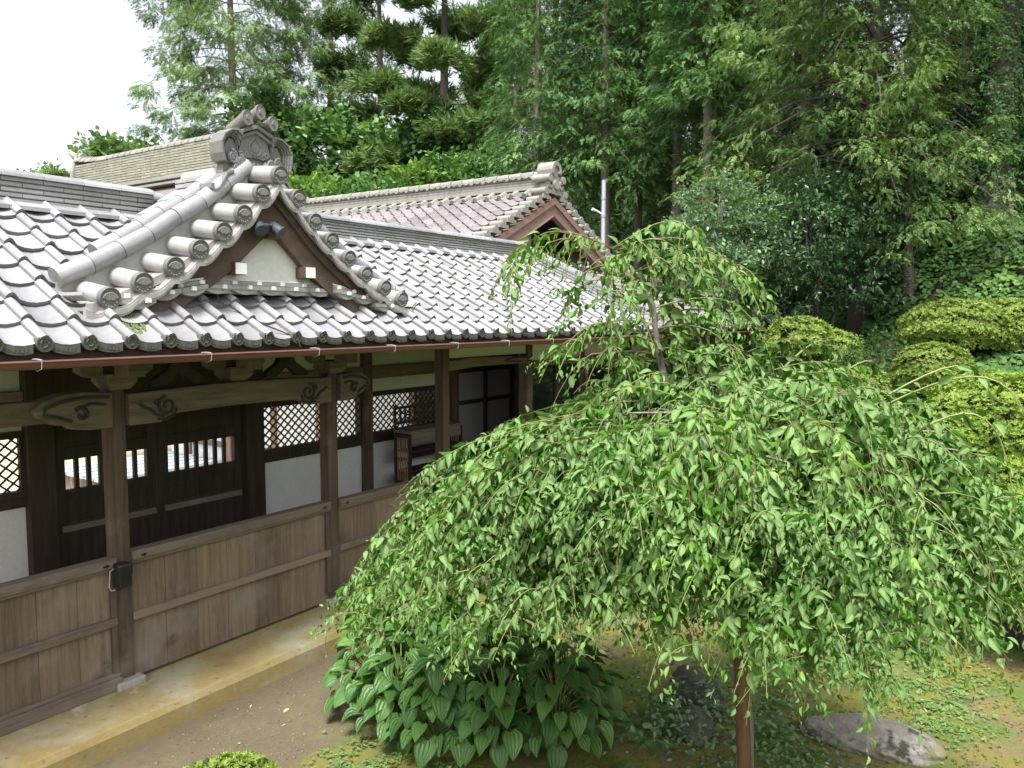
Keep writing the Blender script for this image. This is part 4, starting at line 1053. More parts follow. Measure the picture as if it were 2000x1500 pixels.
def p_flat(seed, n=5):                              # ivy and maple: leaves lying in layers
    r = np.random.default_rng(seed); q = []
    for i in range(n):
        a = r.uniform(0, 2*PI); q.append(quad_blade((r.uniform(-.6,.6), r.uniform(-.6,.6), r.uniform(-.15,.15)), (math.cos(a), math.sin(a), r.uniform(-.5, .1)), (r.uniform(-.35,.35), r.uniform(-.35,.35), 1), r.uniform(.5,.75), r.uniform(.4,.6)))
    return proto(q)
FLAT = [p_flat(i+80) for i in range(6)]
# --- trees
def trunk_mesh(name, H, r0, mat, parent, limbs=(), lean=(0,0), zb=-.6):
    m = MB(); k = 12; pts = []; rr = []
    for i in range(k+1):
        u = i/k; pts.append((lean[0]*u+.06*math.sin(3*u+H), lean[1]*u+.05*math.cos(4*u+H), zb+(H-zb)*u)); rr.append(r0*(1.35-.35*min(1, u*8))*(1-.85*u)+.01)
    m.tube(pts, rr, 12)
    for pth, ra in limbs: m.tube(pth, [ra*(1-.8*i/(len(pth)-1)) for i in range(len(pth))], 5)
    o = m.build(name, mat, None, smooth=True, edge=60); return local(o, parent)
def conifer_parts(H, z0, Rr, nb, per, size, seed, protos, droop=.55, rise=.12, hang=.5, topf=.25, flat=None, width=.35, lopside=None, clump=None):
    r = np.random.default_rng(seed); P = []; A = []; Nn = []; S = []; limbs = []
    az = r.uniform(0, 6)
    for i in range(nb):
        u = (i+r.uniform(0, .9))/nb; z = z0+(H-z0)*u; az += 2.4+r.uniform(-.5, .5)
        L = Rr*(1-u*(1-topf))*r.uniform(.65, 1.1)
        if lopside is not None: L *= 1+lopside[0]*math.cos(az-lopside[1])
        d = np.array([math.cos(az), math.sin(az), 0]); lat = np.array([-d[1], d[0], 0])
        f = lambda t: np.array([0, 0, z])+np.outer(t, d)*L+np.outer(rise*t-droop*t*t, [0, 0, 1])*L
        limbs.append(([tuple(q) for q in f(np.linspace(0, .85, 5))], .012+.022*(1-u)*Rr/2.5))
        n = int(per*max(.35, L/Rr)); t = r.uniform(.22, 1.0, n)**.8; p = f(t)
        wv = width*L*(1.05-t)+.08*L; side = r.uniform(-1, 1, n)
        p = p+lat*(side*wv)[:, None]
        if clump:
            m = max(2, int(clump*max(.5, L/Rr))); tc = r.uniform(.38, 1.0, m); cc = f(tc)+lat*(r.uniform(-1, 1, m)*(width*L*(1.05-tc)+.08*L))[:, None]
            cc[:, 2] -= r.random(m)*hang*.6
            ci = r.integers(0, m, n); dd = norm(r.normal(size=(n, 3))); dd[:, 2] = np.abs(dd[:, 2])*.9-.25
            rad_ = (.14+.85*size)*r.uniform(.8, 1.5, m)[ci]; p = cc[ci]+dd*(rad_*r.uniform(.55, 1.0, n))[:, None]*np.array([1, 1, .8])
            a = dd*.8+d[None]*.35+np.array([0, 0, -.55])+r.normal(size=(n, 3))*.25; nn = dd+np.array([0, 0, .9])+r.normal(size=(n, 3))*.3
            P.append(p); A.append(a); Nn.append(nn); S.append(size*r.uniform(.6, 1.05, n)); continue
        hz = r.random(n)**1.5
        p[:, 2] -= hz*hang*(.35+.65*(1-np.abs(side)))
        if flat is not None: p[:, 2] += r.normal(size=n)*flat
        a = d[None]*r.uniform(.3, 1.0, n)[:, None]+lat[None]*(side*.9+r.normal(size=n)*.25)[:, None]; 
        if flat is None: a[:, 2] -= r.uniform(.1, 1.2, n)
        else: a[:, 2] += r.uniform(.2, 1.3, n)
        nn = np.tile([0, 0, 1.0], (n, 1))+r.normal(size=(n, 3))*.45+d[None]*.5
        P.append(p); A.append(a); Nn.append(nn); S.append(size*r.uniform(.7, 1.25, n))
    return scatter_arr(protos, np.concatenate(P), np.concatenate(A), np.concatenate(Nn), np.concatenate(S), r), limbs
def conifer(name, loc, label, cat, H, z0, Rr, nb, per, size, seed, mat, bark, r0, protos=SPRAY, group=None, crown='crown', **kw):
    x, y = loc; z = float(hill(np.array(x), np.array(y)))
    root = empty(name, (x, y, z), label, cat, group)
    V, limbs = conifer_parts(H-z, z0-z, Rr, nb, per, size, seed, protos, **kw)
    trunk_mesh('trunk', H-z, r0, bark, root, limbs); foliage(crown, V, mat, root)
    return root
TG = 'tall conifers around the temple'
# cypresses with bare trunks behind the hall
HIN = [((19.27,5.43), 15.5, 7.6, 2.45, .21, 'cypress with bare trunk just right of the grey lamp pole', 61),
       ((21.61,5.52), 16.5, 7.4, 2.1, .16, 'cypress with the thinnest bare trunk, second from the lamp pole', 62),
       ((19.57,3.31), 16.0, 8.2, 2.3, .20, 'cypress with pale trunk rising behind the tip of the weeping cherry', 63),
       ((17.19,1.49), 15.0, 8.9, 1.6, .18, 'cypress trunk standing behind the camellia with twisted branches', 64)]
for loc, H, z0, Rr, r0, lab, sd_i in HIN:
    conifer('cypress_tree', loc, lab, 'cypress', H, z0, Rr, 110, 190, .24, sd_i, M['hinoki'], M['bark'], r0, group=TG, droop=.62, rise=.18, hang=1.2, clump=9, topf=.5)
conifer('cypress_tree', (18.9,7.6), 'cypress with bluish foliage hanging over the ridge of the brown roofed hall', 'cypress', 16, 6.8, 2.6, 95, 160, .26, 65, M['hinoki'], M['bark'], .2, group=TG, droop=.62, hang=1.2, clump=9, topf=.5)
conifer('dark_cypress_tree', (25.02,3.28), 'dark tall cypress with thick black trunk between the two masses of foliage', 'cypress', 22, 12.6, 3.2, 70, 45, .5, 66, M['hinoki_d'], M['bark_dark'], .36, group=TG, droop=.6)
for i, (loc, lab, H) in enumerate([((24.47,10.0), 'leafy young cypress behind the gable peak of the hall', 12), ((26.6,6.9), 'leafy young cypress filling the gap between the bare trunks', 12.5), ((27.5,9.6), 'leafy young cypress low behind the lamp pole', 12), ((26.1,13.3), 'dark cypress behind the ridge ornament of the hall', 16)]):
    conifer('young_cypress_tree', loc, lab, 'cypress', H, 2.6, 2.7, 80, 90, .34, 70+i, M['hinoki'], M['bark'], .16, group=TG, droop=.5, hang=.8, clump=8)
# large drooping yellowish tree on the right
conifer('drooping_cypress_tree', (16.6,-2.4), 'big cypress with yellowish drooping branches above the ivy bank', 'cypress', 15.5, 5.8, 3.6, 150, 300, .20, 80, M['hinoki_y'], M['bark_dark'], .25, group=TG, droop=.85, rise=.35, hang=1.6, lopside=(.25, 2.6), clump=12, topf=.5)
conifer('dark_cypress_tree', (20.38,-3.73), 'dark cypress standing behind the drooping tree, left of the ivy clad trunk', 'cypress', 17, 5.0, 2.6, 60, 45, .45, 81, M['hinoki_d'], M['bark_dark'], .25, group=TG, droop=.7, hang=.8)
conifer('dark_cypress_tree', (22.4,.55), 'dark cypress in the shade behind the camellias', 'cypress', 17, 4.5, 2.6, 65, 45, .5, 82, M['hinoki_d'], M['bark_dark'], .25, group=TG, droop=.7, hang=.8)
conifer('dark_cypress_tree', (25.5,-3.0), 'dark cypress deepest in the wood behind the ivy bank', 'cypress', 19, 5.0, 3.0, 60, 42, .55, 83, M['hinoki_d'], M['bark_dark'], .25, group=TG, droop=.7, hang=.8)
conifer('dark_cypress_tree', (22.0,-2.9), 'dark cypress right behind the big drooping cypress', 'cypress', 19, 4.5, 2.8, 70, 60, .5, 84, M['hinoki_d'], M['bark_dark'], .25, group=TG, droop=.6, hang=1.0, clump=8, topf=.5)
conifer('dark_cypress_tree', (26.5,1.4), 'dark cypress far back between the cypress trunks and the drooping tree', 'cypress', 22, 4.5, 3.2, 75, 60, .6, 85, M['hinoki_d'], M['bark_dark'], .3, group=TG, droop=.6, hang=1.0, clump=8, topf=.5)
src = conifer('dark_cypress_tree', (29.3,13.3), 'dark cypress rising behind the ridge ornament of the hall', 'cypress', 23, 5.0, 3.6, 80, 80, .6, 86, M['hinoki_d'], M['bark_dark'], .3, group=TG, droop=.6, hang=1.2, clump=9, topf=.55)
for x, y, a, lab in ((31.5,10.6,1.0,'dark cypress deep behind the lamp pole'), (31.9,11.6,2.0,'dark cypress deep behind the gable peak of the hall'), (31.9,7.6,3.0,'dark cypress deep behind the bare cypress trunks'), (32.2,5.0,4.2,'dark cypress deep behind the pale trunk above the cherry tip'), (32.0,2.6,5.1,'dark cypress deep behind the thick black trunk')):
    c = src.copy(); C.objects.link(c); c.location = (x, y, float(hill(np.array(x), np.array(y)))); c.rotation_euler = (0, 0, a); c['label'] = lab
    for ch in list(src.children): k = ch.copy(); C.objects.link(k); k.parent = c
# trees on the left, beyond the roofs
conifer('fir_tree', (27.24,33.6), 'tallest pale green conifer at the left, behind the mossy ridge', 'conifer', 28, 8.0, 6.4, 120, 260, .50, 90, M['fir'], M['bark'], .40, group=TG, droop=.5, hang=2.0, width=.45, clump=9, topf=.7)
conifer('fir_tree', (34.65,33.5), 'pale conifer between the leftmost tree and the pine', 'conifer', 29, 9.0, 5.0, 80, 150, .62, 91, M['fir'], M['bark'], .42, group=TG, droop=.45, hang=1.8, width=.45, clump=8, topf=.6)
PN = 'pines with layered branches'
conifer('pine_tree', (29.3,19.77), 'pine with dark straight trunk and level layered branches', 'pine', 23, 10.0, 5.6, 19, 240, .55, 92, M['pine'], M['bark_dark'], .42, NEEDLE, PN, droop=.10, rise=.06, hang=.25, flat=.20, width=.42, topf=.5)
conifer('pine_tree', (35.0,29.5), 'pine half hidden behind the layered pine, left of its trunk', 'pine', 27, 10.5, 5.0, 18, 170, .70, 93, M['pine'], M['bark_dark'], .4, NEEDLE, PN, droop=.15, rise=.1, hang=.3, flat=.25, width=.42, topf=.5)
conifer('pine_tree', (34.3,19.6), 'pine right of the layered pine, beside the cypresses', 'pine', 25, 8.5, 4.6, 22, 170, .68, 94, M['pine'], M['bark_dark'], .4, NEEDLE, PN, droop=.15, rise=.1, hang=.3, flat=.25, width=.42, topf=.5)
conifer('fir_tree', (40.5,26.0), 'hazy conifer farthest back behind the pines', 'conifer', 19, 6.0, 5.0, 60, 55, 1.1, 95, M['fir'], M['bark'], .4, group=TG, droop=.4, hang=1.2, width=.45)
# --- broadleaf crowns made of leaf lumps
def lump_points(n, c, rad, r, shell=.55):
    d = norm(r.normal(size=(n, 3))); q = (shell+(1-shell)*r.random(n)**.6)[:, None]
    wob = 1+.18*np.sin(d[:, :1]*5+c[0])+.15*np.sin(d[:, 2:]*6+c[1]*2)
    return np.array(c)+d*q*wob*np.array(rad), d
def broadleaf(name, loc, label, cat, lumps, per, size, seed, mat, bark, protos=TWIG, group=None, zb=None, r0=.09, up=.35):
    x, y = loc; z = float(hill(np.array(x), np.array(y))) if zb is None else zb
    root = empty(name, (x, y, z), label, cat, group); r = np.random.default_rng(seed)
    P = []; A = []; limbs = []
    ctr = np.mean([c for c, _ in lumps], axis=0)
    for c, rad in lumps:
        c = np.array(c)-np.array([x, y, z]); n = int(per*(rad[0]*rad[2]+rad[0]*rad[1])/2); p, d = lump_points(n, c, rad, r)
        P.append(p); A.append(d+r.normal(size=(n, 3))*.5+np.array([0, 0, up-.25]))
        h0 = max(.15, c[2]*.35); limbs.append(([(0, 0, h0), tuple(c*np.array([.35, .35, .6])+np.array([r.uniform(-.15,.15), r.uniform(-.15,.15), .1])), tuple(c*np.array([.75,.75,.85])), tuple(c+np.array([0,0,rad[2]*.4]))], r0*.55))
    P = np.concatenate(P); A = np.concatenate(A); n = len(P)
    Nn = np.tile([0, 0, 1.0], (n, 1))+r.normal(size=(n, 3))*.4
    V = scatter_arr(protos, P, A, Nn, size*r.uniform(.75, 1.25, n), r)
    topz = max(c[2] for c, _ in lumps)-z
    trunk_mesh('trunk', topz, r0, bark, root, limbs, zb=-.4); foliage('crown', V, mat, root)
    return root
CG = 'camellias and broadleaf trees below the cypresses'
broadleaf('camellia_tree', (13.0,-.35), 'camellia with pale glossy leaves and twisted branches behind the hall roof', 'camellia',
    [((13.2,-.3,5.2),(.75,.75,.5)), ((12.5,-.1,4.55),(.6,.6,.45)), ((13.4,-.9,4.5),(.8,.8,.6)), ((12.7,-.6,3.9),(.7,.7,.5)), ((12.2,.1,3.8),(.45,.45,.35))], 620, .22, 101, M['glossy_l'], M['bark_grey'], group=CG, r0=.12)
broadleaf('camellia_tree', (14.6,-1.9), 'dark glossy camellia in the middle, above the end of the hall roof', 'camellia',
    [((14.3,-1.7,4.6),(1.1,1.1,.9)), ((14.9,-2.4,3.9),(1.0,1.0,.7)), ((14.2,-1.2,3.4),(1.0,1.0,.8)), ((14.9,-1.6,5.4),(.8,.8,.7))], 520, .23, 102, M['glossy'], M['bark_dark'], group=CG, r0=.13)
broadleaf('camellia_tree', (15.9,-3.4), 'dark camellia directly under the drooping cypress', 'camellia',
    [((16.2,-3.1,5.3),(.9,.9,.8)), ((16.3,-2.9,6.6),(.8,.8,.9)), ((16.6,-1.6,5.2),(1.2,1.2,1.0)), ((15.8,-2.6,4.6),(.8,.8,.6))], 420, .26, 103, M['glossy'], M['bark_dark'], group=CG, r0=.13)
broadleaf('evergreen_tree', (18.2,-5.0), 'dark evergreen behind the ivy clad trunk at the right edge', 'evergreen',
    [((18.2,-5.0,5.9),(1.4,1.4,1.0)), ((19.0,-6.0,5.6),(1.3,1.3,.9)), ((18.6,-5.6,7.4),(1.2,1.2,1.0)), ((18.6,-4.4,7.0),(1.0,1.0,1.3))], 420, .27, 104, M['glossy'], M['bark_dark'], group=CG, r0=.14)
broadleaf('evergreen_tree', (21.0,2.6), 'dark evergreen in the shade between the cypress trunks and the camellias', 'evergreen',
    [((20.6,2.4,4.4),(1.6,1.6,1.2)), ((21.4,1.2,5.2),(1.5,1.5,1.3)), ((21.5,3.6,5.8),(1.3,1.3,1.2)), ((20.5,.4,4.2),(1.4,1.4,1.1)), ((21.6,2.0,7.4),(1.3,1.3,1.2))], 330, .3, 105, M['glossy'], M['bark_dark'], group=CG, r0=.15)
broadleaf('evergreen_bush', (12.3,-4.0), 'low dark evergreen bush in the gap between the clipped azaleas', 'evergreen', [((12.3,-4.0,1.95),(.6,.6,.5)), ((12.5,-3.3,2.1),(.6,.6,.5)), ((12.1,-4.6,1.8),(.5,.5,.4))], 620, .16, 106, M['ivy'], M['bark_dark'], group=CG, r0=.05)
# maples and low trees over the roofs
MG = 'maples and low leafy trees beyond the roofs'
for i, (c, rad, lab) in enumerate([((22.8,22.2,7.9),(1.9,1.9,1.6),'bright green maple right behind the ornamental gable'), ((22.6,18.6,7.6),(1.9,1.9,1.4),'bright green maple over the middle of the hall ridge'),
        ((25.6,17.9,8.3),(1.9,1.9,1.5),'green maple below the layered pine'), ((26.9,16.0,8.9),(1.9,1.9,1.6),'green maple near the ridge ornament of the hall'),
        ((23.0,36.0,11.0),(2.6,2.6,1.6),'low leafy tree left of the tall conifer, above the mossy ridge'), ((31.0,30.0,12.2),(4.0,4.0,3.2),'leafy tree filling the space behind the ornamental gable'), ((31.0,22.0,11.0),(3.4,3.4,2.6),'leafy tree behind the maples')]):
    lumps = [(c, rad)]; r = np.random.default_rng(200+i)
    for k in range(5):
        a = r.uniform(0, 6.28); lumps.append(((c[0]+rad[0]*.8*math.cos(a), c[1]+rad[1]*.8*math.sin(a), c[2]+r.uniform(-1.0,.5)*rad[2]), tuple(np.array(rad)*.6)))
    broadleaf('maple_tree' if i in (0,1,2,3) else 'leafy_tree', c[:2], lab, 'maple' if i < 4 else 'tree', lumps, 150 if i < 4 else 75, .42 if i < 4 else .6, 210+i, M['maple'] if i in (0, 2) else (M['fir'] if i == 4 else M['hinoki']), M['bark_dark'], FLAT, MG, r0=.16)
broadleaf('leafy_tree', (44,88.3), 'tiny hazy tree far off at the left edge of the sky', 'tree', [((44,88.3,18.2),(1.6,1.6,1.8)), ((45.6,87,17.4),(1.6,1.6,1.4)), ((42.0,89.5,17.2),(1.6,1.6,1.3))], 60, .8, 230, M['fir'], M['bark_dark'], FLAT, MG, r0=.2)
# ivy clad trunk
iv = empty('ivy_clad_tree', (17.55,-4.80, float(hill(np.array(17.55), np.array(-4.80)))), 'thick tree trunk wrapped in ivy at the right edge', 'tree', CG)
trunk_mesh('trunk', 13, .37, M['bark'], iv)
n = 5200; r = np.random.default_rng(301); a = r.uniform(0, 2*PI, n); zz = r.uniform(.0, 8.5, n)
keep = ~((zz < 1.25) & (np.sin(a-2.2) > -.3)); a, zz = a[keep], zz[keep]; n = len(a)
rad = .36+.10*np.sin(a*3+zz*2)**2+.07*r.random(n); out = np.c_[np.cos(a), np.sin(a), np.zeros(n)]
V = scatter_arr(FLAT, out*rad[:, None]+np.c_[np.zeros((n,2)), zz], np.c_[-np.sin(a), np.cos(a), -1.2+r.normal(size=n)*.4], out+r.normal(size=(n,3))*.3+[0,0,.4], .11*r.uniform(.7,1.2,n), r)
foliage('ivy', V, M['ivy_dark'], iv)
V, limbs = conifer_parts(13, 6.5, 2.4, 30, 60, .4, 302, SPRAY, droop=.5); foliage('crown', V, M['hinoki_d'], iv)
# ground cover on the bank
n = 26000; r = np.random.default_rng(310)
x = r.uniform(10.5, 26, n); y = r.uniform(-12, 2.5, n); d = .75*x-.45*y
k = (d > 9.9) & (d < 19) & ((x > 14.4) | (y < -1.4)); x, y = x[k], y[k]; n = len(x)
z = hill(x, y)+.22+.22*bumpn(x, y, 2.2, 11)+.12*r.random(n)
V = scatter_arr(FLAT, np.c_[x, y, z], np.c_[-.8+r.normal(size=n)*.4, r.normal(size=n)*.5+.2, -.6*np.ones(n)], np.c_[-.6+r.normal(size=n)*.35, .2+r.normal(size=n)*.35, np.ones(n)], .20*r.uniform(.6,1.2,n), r)
o = foliage('ivy_ground_cover', V, M['ivy'], None); tag(o, 'dense dark green ground cover over the bank below the trees', 'ground cover', kind='stuff')
# dark wood behind everything on the right
n = 15000; r = np.random.default_rng(320)
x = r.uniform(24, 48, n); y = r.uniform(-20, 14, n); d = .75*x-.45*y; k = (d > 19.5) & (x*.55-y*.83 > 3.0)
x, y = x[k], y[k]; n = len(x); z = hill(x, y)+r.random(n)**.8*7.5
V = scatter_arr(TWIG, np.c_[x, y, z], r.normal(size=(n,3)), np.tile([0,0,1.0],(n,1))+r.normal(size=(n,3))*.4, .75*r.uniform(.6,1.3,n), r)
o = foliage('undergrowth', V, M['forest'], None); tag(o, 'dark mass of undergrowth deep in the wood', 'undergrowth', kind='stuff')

# ------------------------------------------------------------------ clipped azaleas
AG = 'clipped azalea mounds on the slope'
def azalea(loc, label, lumps, dens, size, seed, mat=M['azalea_leaf'], name='azalea_bush', zb=None):
    x, y = loc; z = float(hill(np.array(x), np.array(y))) if zb is None else zb
    root = empty(name, (x, y, z), label, 'azalea', AG); r = np.random.default_rng(seed); P = []; D = []; core = MB(); limbs = []
    for c, rad in lumps:
        area = 2.6*PI*(rad[0]*rad[1]+rad[0]*rad[2]+rad[1]*rad[2])/3*1.2; n = int(dens*area); d = norm(r.normal(size=(n, 3)))
        d = d[d[:, 2] > -.55]; n = len(d)
        wob = 1+.045*np.sin(d[:, 0]*9+c[0]*3)*np.sin(d[:, 1]*8+1)+.045*np.sin(d[:, 2]*11+d[:, 0]*6)
        p = np.array(c)+d*np.array(rad)*(wob-.10*r.random(n)**2.2)[:, None]
        kk = np.ones(n, bool)
        for c2, rad2 in lumps:
            if c2 is c: continue
            kk &= (((p-np.array(c2))/np.array(rad2))**2).sum(1) > .80
        P.append(p[kk]); D.append((d/np.array(rad))[kk])
        limbs.append(([(0,0,0), tuple((np.array(c)-[x,y,z])*[.5,.5,.4]), tuple(np.array(c)-[x,y,z])], .035))
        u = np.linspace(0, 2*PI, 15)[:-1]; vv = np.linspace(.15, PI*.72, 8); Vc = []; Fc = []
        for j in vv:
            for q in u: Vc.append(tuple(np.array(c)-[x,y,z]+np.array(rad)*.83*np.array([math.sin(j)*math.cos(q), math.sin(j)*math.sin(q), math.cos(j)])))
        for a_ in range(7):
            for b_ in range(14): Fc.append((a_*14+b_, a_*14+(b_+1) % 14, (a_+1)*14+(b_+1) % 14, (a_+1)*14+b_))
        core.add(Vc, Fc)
    P = np.concatenate(P)-np.array([x, y, z]); D = norm(np.concatenate(D)); n = len(P)
    A = D+r.normal(size=(n, 3))*.35+np.array([0, 0, .25])
    V = scatter_arr(ROS, P, A, rnd_dir(n, r), size*r.uniform(.75, 1.3, n), r)
    trunk_mesh('stem', .5, .05, M['bark_dark'], root, limbs, zb=-.1)
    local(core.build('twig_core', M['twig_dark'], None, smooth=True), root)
    foliage('leaves', V, mat, root); return root
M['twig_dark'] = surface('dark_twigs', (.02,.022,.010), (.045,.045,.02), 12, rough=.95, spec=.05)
azalea((11.1,-3.0), 'flat topped azalea mound at the left of the slope', [((10.9,-3.0,1.66),(.66,.62,.46)), ((11.3,-3.45,1.72),(.46,.46,.42)), ((10.5,-2.6,1.60),(.5,.5,.42))], 900, .048, 401)
azalea((11.4,-4.4), 'small round azalea below the largest mound', [((11.4,-4.45,2.08),(.56,.58,.48))], 950, .046, 402)
azalea((14.0,-4.6), 'largest round topped azalea at the foot of the ivy bank', [((13.8,-4.5,2.72),(.95,.92,.54)), ((14.4,-5.3,2.72),(1.0,.95,.56))], 760, .052, 403)
azalea((8.4,-5.6), 'wide bright azalea mound at the right edge above the cherry', [((8.45,-5.45,1.62),(.85,.8,.70)), ((8.0,-4.9,1.35),(.7,.6,.5)), ((8.1,-4.45,1.15),(.65,.6,.5)), ((8.7,-6.2,1.7),(.9,.8,.72))], 1100, .042, 404, M['azalea_bright'])
azalea((7.9,-5.75), 'small azalea tucked under the wide bright mound', [((7.8,-5.65,1.0),(.5,.5,.4)), ((7.6,-6.2,.9),(.55,.5,.42))], 1100, .042, 405, M['azalea_bright'])
azalea((6.05,-5.9), 'tall yellow green azalea behind the right side of the cherry', [((6.0,-5.75,1.05),(.62,.62,.62)), ((5.9,-6.1,.72),(.62,.62,.52)), ((6.3,-5.2,.85),(.5,.5,.5)), ((6.2,-6.6,1.1),(.7,.6,.7))], 1500, .036, 406, M['azalea_bright'])
azalea((12.9,-2.0), 'loose pale shrub at the corner of the hall', [((12.9,-2.0,2.5),(.6,.6,.45)), ((13.4,-2.5,2.3),(.5,.5,.4))], 420, .075, 407)
azalea((9.5,-2.4), 'low azalea half hidden behind the crown of the cherry', [((9.0,-3.6,1.35),(.7,.7,.45)), ((8.0,-3.0,.8),(.8,.8,.5))], 760, .05, 408)
azalea((.22,-1.95), 'low clipped shrub with tiny pale leaves at the bottom edge', [((.22,-2.02,.05),(.40,.25,.25))], 1700, .03, 409, M['azalea_bright'], zb=GZ)
# ------------------------------------------------------------------ leaves with shared vertices (one island each)
def leaf_proto(seed, L=1.0, w=.5, rows=5, fold=.25, curl=.5, heart=0.0, cup=0.0):
    r = np.random.default_rng(seed); V = []; F = []; cu = curl*r.uniform(.3, 1.4); fo = fold*r.uniform(.2, 1.6); tw = r.uniform(-.5, .5)
    prof = [(0, .05), (.18, .72), (.42, 1.0), (.68, .78), (.88, .34), (1.0, .02)] if not heart else [(-.06, .45), (.10, .95), (.32, 1.0), (.58, .80), (.82, .42), (1.0, .02)]
    for i, (x, q) in enumerate(prof):
        z = -cu*x*x*.6; hw = q*w/2; t = tw*x
        for s in (-1, 0, 1):
            xx = x-(.10*heart if (s and i == 0) else 0); y = s*hw; zz = z+abs(s)*hw*fo*2+(cup*abs(s)*hw if heart else 0)
            V.append((xx*L*(1-.12*cu*x), (y*math.cos(t)-(zz-z)*math.sin(t))*L, (z+(zz-z)*math.cos(t)+y*math.sin(t))*L))
    for i in range(len(prof)-1):
        for c in (0, 1): a = i*3+c; F.append((a, a+1, a+4, a+3))
    return np.array(V), np.array(F)
def leaves(name, protos, P, A, Nn, S, mat, parent, r):
    B = norm(np.cross(Nn, A)); A = norm(A); Nn = np.cross(A, B); pick = r.integers(0, len(protos), len(P)); VV = []; FF = []; LL = []; base = 0
    for i, (V, F) in enumerate(protos):
        k = np.nonzero(pick == i)[0]
        if not len(k): continue
        o = P[k][:, None]+S[k][:, None, None]*(V[None, :, 0:1]*A[k][:, None]+V[None, :, 1:2]*B[k][:, None]+V[None, :, 2:3]*Nn[k][:, None])
        VV.append(o.reshape(-1, 3)); FF.append((F[None]+(np.arange(len(k))*len(V))[:, None, None]).reshape(-1, 4)+base); base += len(k)*len(V); LL.append(np.tile(np.tile([-1.0, 0.0, 1.0], len(V)//3), len(k)))
    o = mesh_np(name, np.concatenate(VV), np.concatenate(FF), mat, None, smooth=True)
    at = o.data.attributes.new('lat', 'FLOAT', 'POINT'); at.data.foreach_set('value', np.concatenate(LL).astype(np.float32))
    return local(o, parent) if parent is not None else o
CH = [leaf_proto(500+i, 1, .43+.022*(i % 6), fold=.38, curl=.40+.14*(i % 7)) for i in range(14)]
# ------------------------------------------------------------------ weeping cherry
CX, CY = 2.10, -4.36
ch_ = empty('weeping_cherry', (CX, CY, GZ), 'weeping cherry tree in full leaf with long drooping shoots in the garden', 'cherry tree')
r = np.random.default_rng(600)
LP = []; LA = []; LN = []; LS = []; tw = MB(); green = MB(); lb = MB()
def add_leaves(path, spacing, s0, f0=.08, size=.085):
    """path (n,3): leaves set alternately along a shoot, hanging"""
    seg = np.diff(path, axis=0); ln = np.linalg.norm(seg, axis=1); cum = np.r_[0, np.cumsum(ln)]; tot = cum[-1]
    s = np.arange(tot*f0, tot, spacing); s = s+r.normal(size=len(s))*spacing*.25
    if len(s) == 0: return
    q = np.c_[[np.interp(s, cum, path[:, i]) for i in range(3)]].T       # thin patches, so that the crown shows layers and gaps
    v = np.sin(4.6*q[:, 0]+1.7*q[:, 2]+.5)+np.sin(4.1*q[:, 1]-2.3*q[:, 2]+1.9)+np.sin(6.3*q[:, 2]+2.2*q[:, 0]-1.4*q[:, 1])
    s = s[(v > -.75) | (r.random(len(s)) < .48)]
    if len(s) == 0: return
    p = np.c_[[np.interp(s, cum, path[:, i]) for i in range(3)]].T
    k = np.clip(np.searchsorted(cum, s)-1, 0, len(seg)-1); t = norm(seg[k])
    side = np.where(np.arange(len(s)) % 2 == 0, 1, -1)[:, None]
    lat = np.cross(t, [0, 0, 1.0]); bad = np.linalg.norm(lat, axis=1) < .35; lat[bad] = rnd_dir(int(bad.sum()), r); lat = norm(lat)
    a = t*r.uniform(.25, .8, (len(s), 1))+lat*side*r.uniform(.35, .9, (len(s), 1))+np.array([0, 0, -1.0])*r.uniform(.0, 1.0, (len(s), 1))+r.normal(size=(len(s), 3))*.34
    nn = np.array([0, 0, 1.0])+lat*side*.35+t*.3+r.normal(size=(len(s), 3))*.75
    taper = np.clip((tot-s)/.25, .5, 1)
    LP.append(p+norm(a)*.012); LA.append(a); LN.append(nn); LS.append(size*taper*r.uniform(.5, 1.25, len(s)))
def shoot(p0, az, vh, vz, g, T, size=.076, spacing=.0195, sub=2, rad=.0027, zmin=.85, wig=.06):
    n = 12; t = np.linspace(0, T, n); d = np.array([math.cos(az), math.sin(az), 0]); la = np.array([-d[1], d[0], 0]); ph = r.uniform(0, 6)
    hx = vh*(1-np.exp(-1.1*t))/1.1
    p = np.array(p0)+np.outer(hx, d)+np.outer(vz*t-g*t*t, [0,0,1])+np.outer(wig*np.sin(2.2*t+ph)-wig*math.sin(ph), la)
    keep = p[:, 2] > zmin+r.uniform(-.12, .18); keep[:3] = True; m = n if keep.all() else max(3, int(np.argmin(keep))); p = p[:m]
    (green if r.random() < .45 else tw).tube([tuple(q) for q in p], [rad*(1.15-.8*i/(m-1)) for i in range(m)], 5, cap=False)
    add_leaves(p, spacing, 0, .06, size)
    for _ in range(sub):
        i = r.integers(1, max(2, m-2)); a2 = az+r.uniform(-1.3, 1.3); L = r.uniform(.25, .6)
        tt = np.linspace(0, 1, 6); q = p[i]+np.outer(tt*L*.55, [math.cos(a2), math.sin(a2), 0])+np.outer(.10*tt*L-.75*tt*tt*L, [0,0,1])
        if q[-1, 2] < zmin-.15: continue
        tw.tube([tuple(v) for v in q], [rad*.7*(1-.12*j) for j in range(6)], 4, cap=False); add_leaves(q, spacing*1.05, 0, .05, size*.95)
def left(az): return max(0, math.cos(az-R(112)))**1.5
def reach(az):
    return (1.50+.52*left(az)+.12*max(0, math.cos(az+R(60))))*(1+.07*math.sin(3*az+1)+.06*math.sin(5*az+2.2))
def front(az): return (max(0, math.cos(1.3*(az % (2*PI)-R(228)))) if abs(az % (2*PI)-R(228)) < 1.2 else 0)+.10*math.sin(7*az)
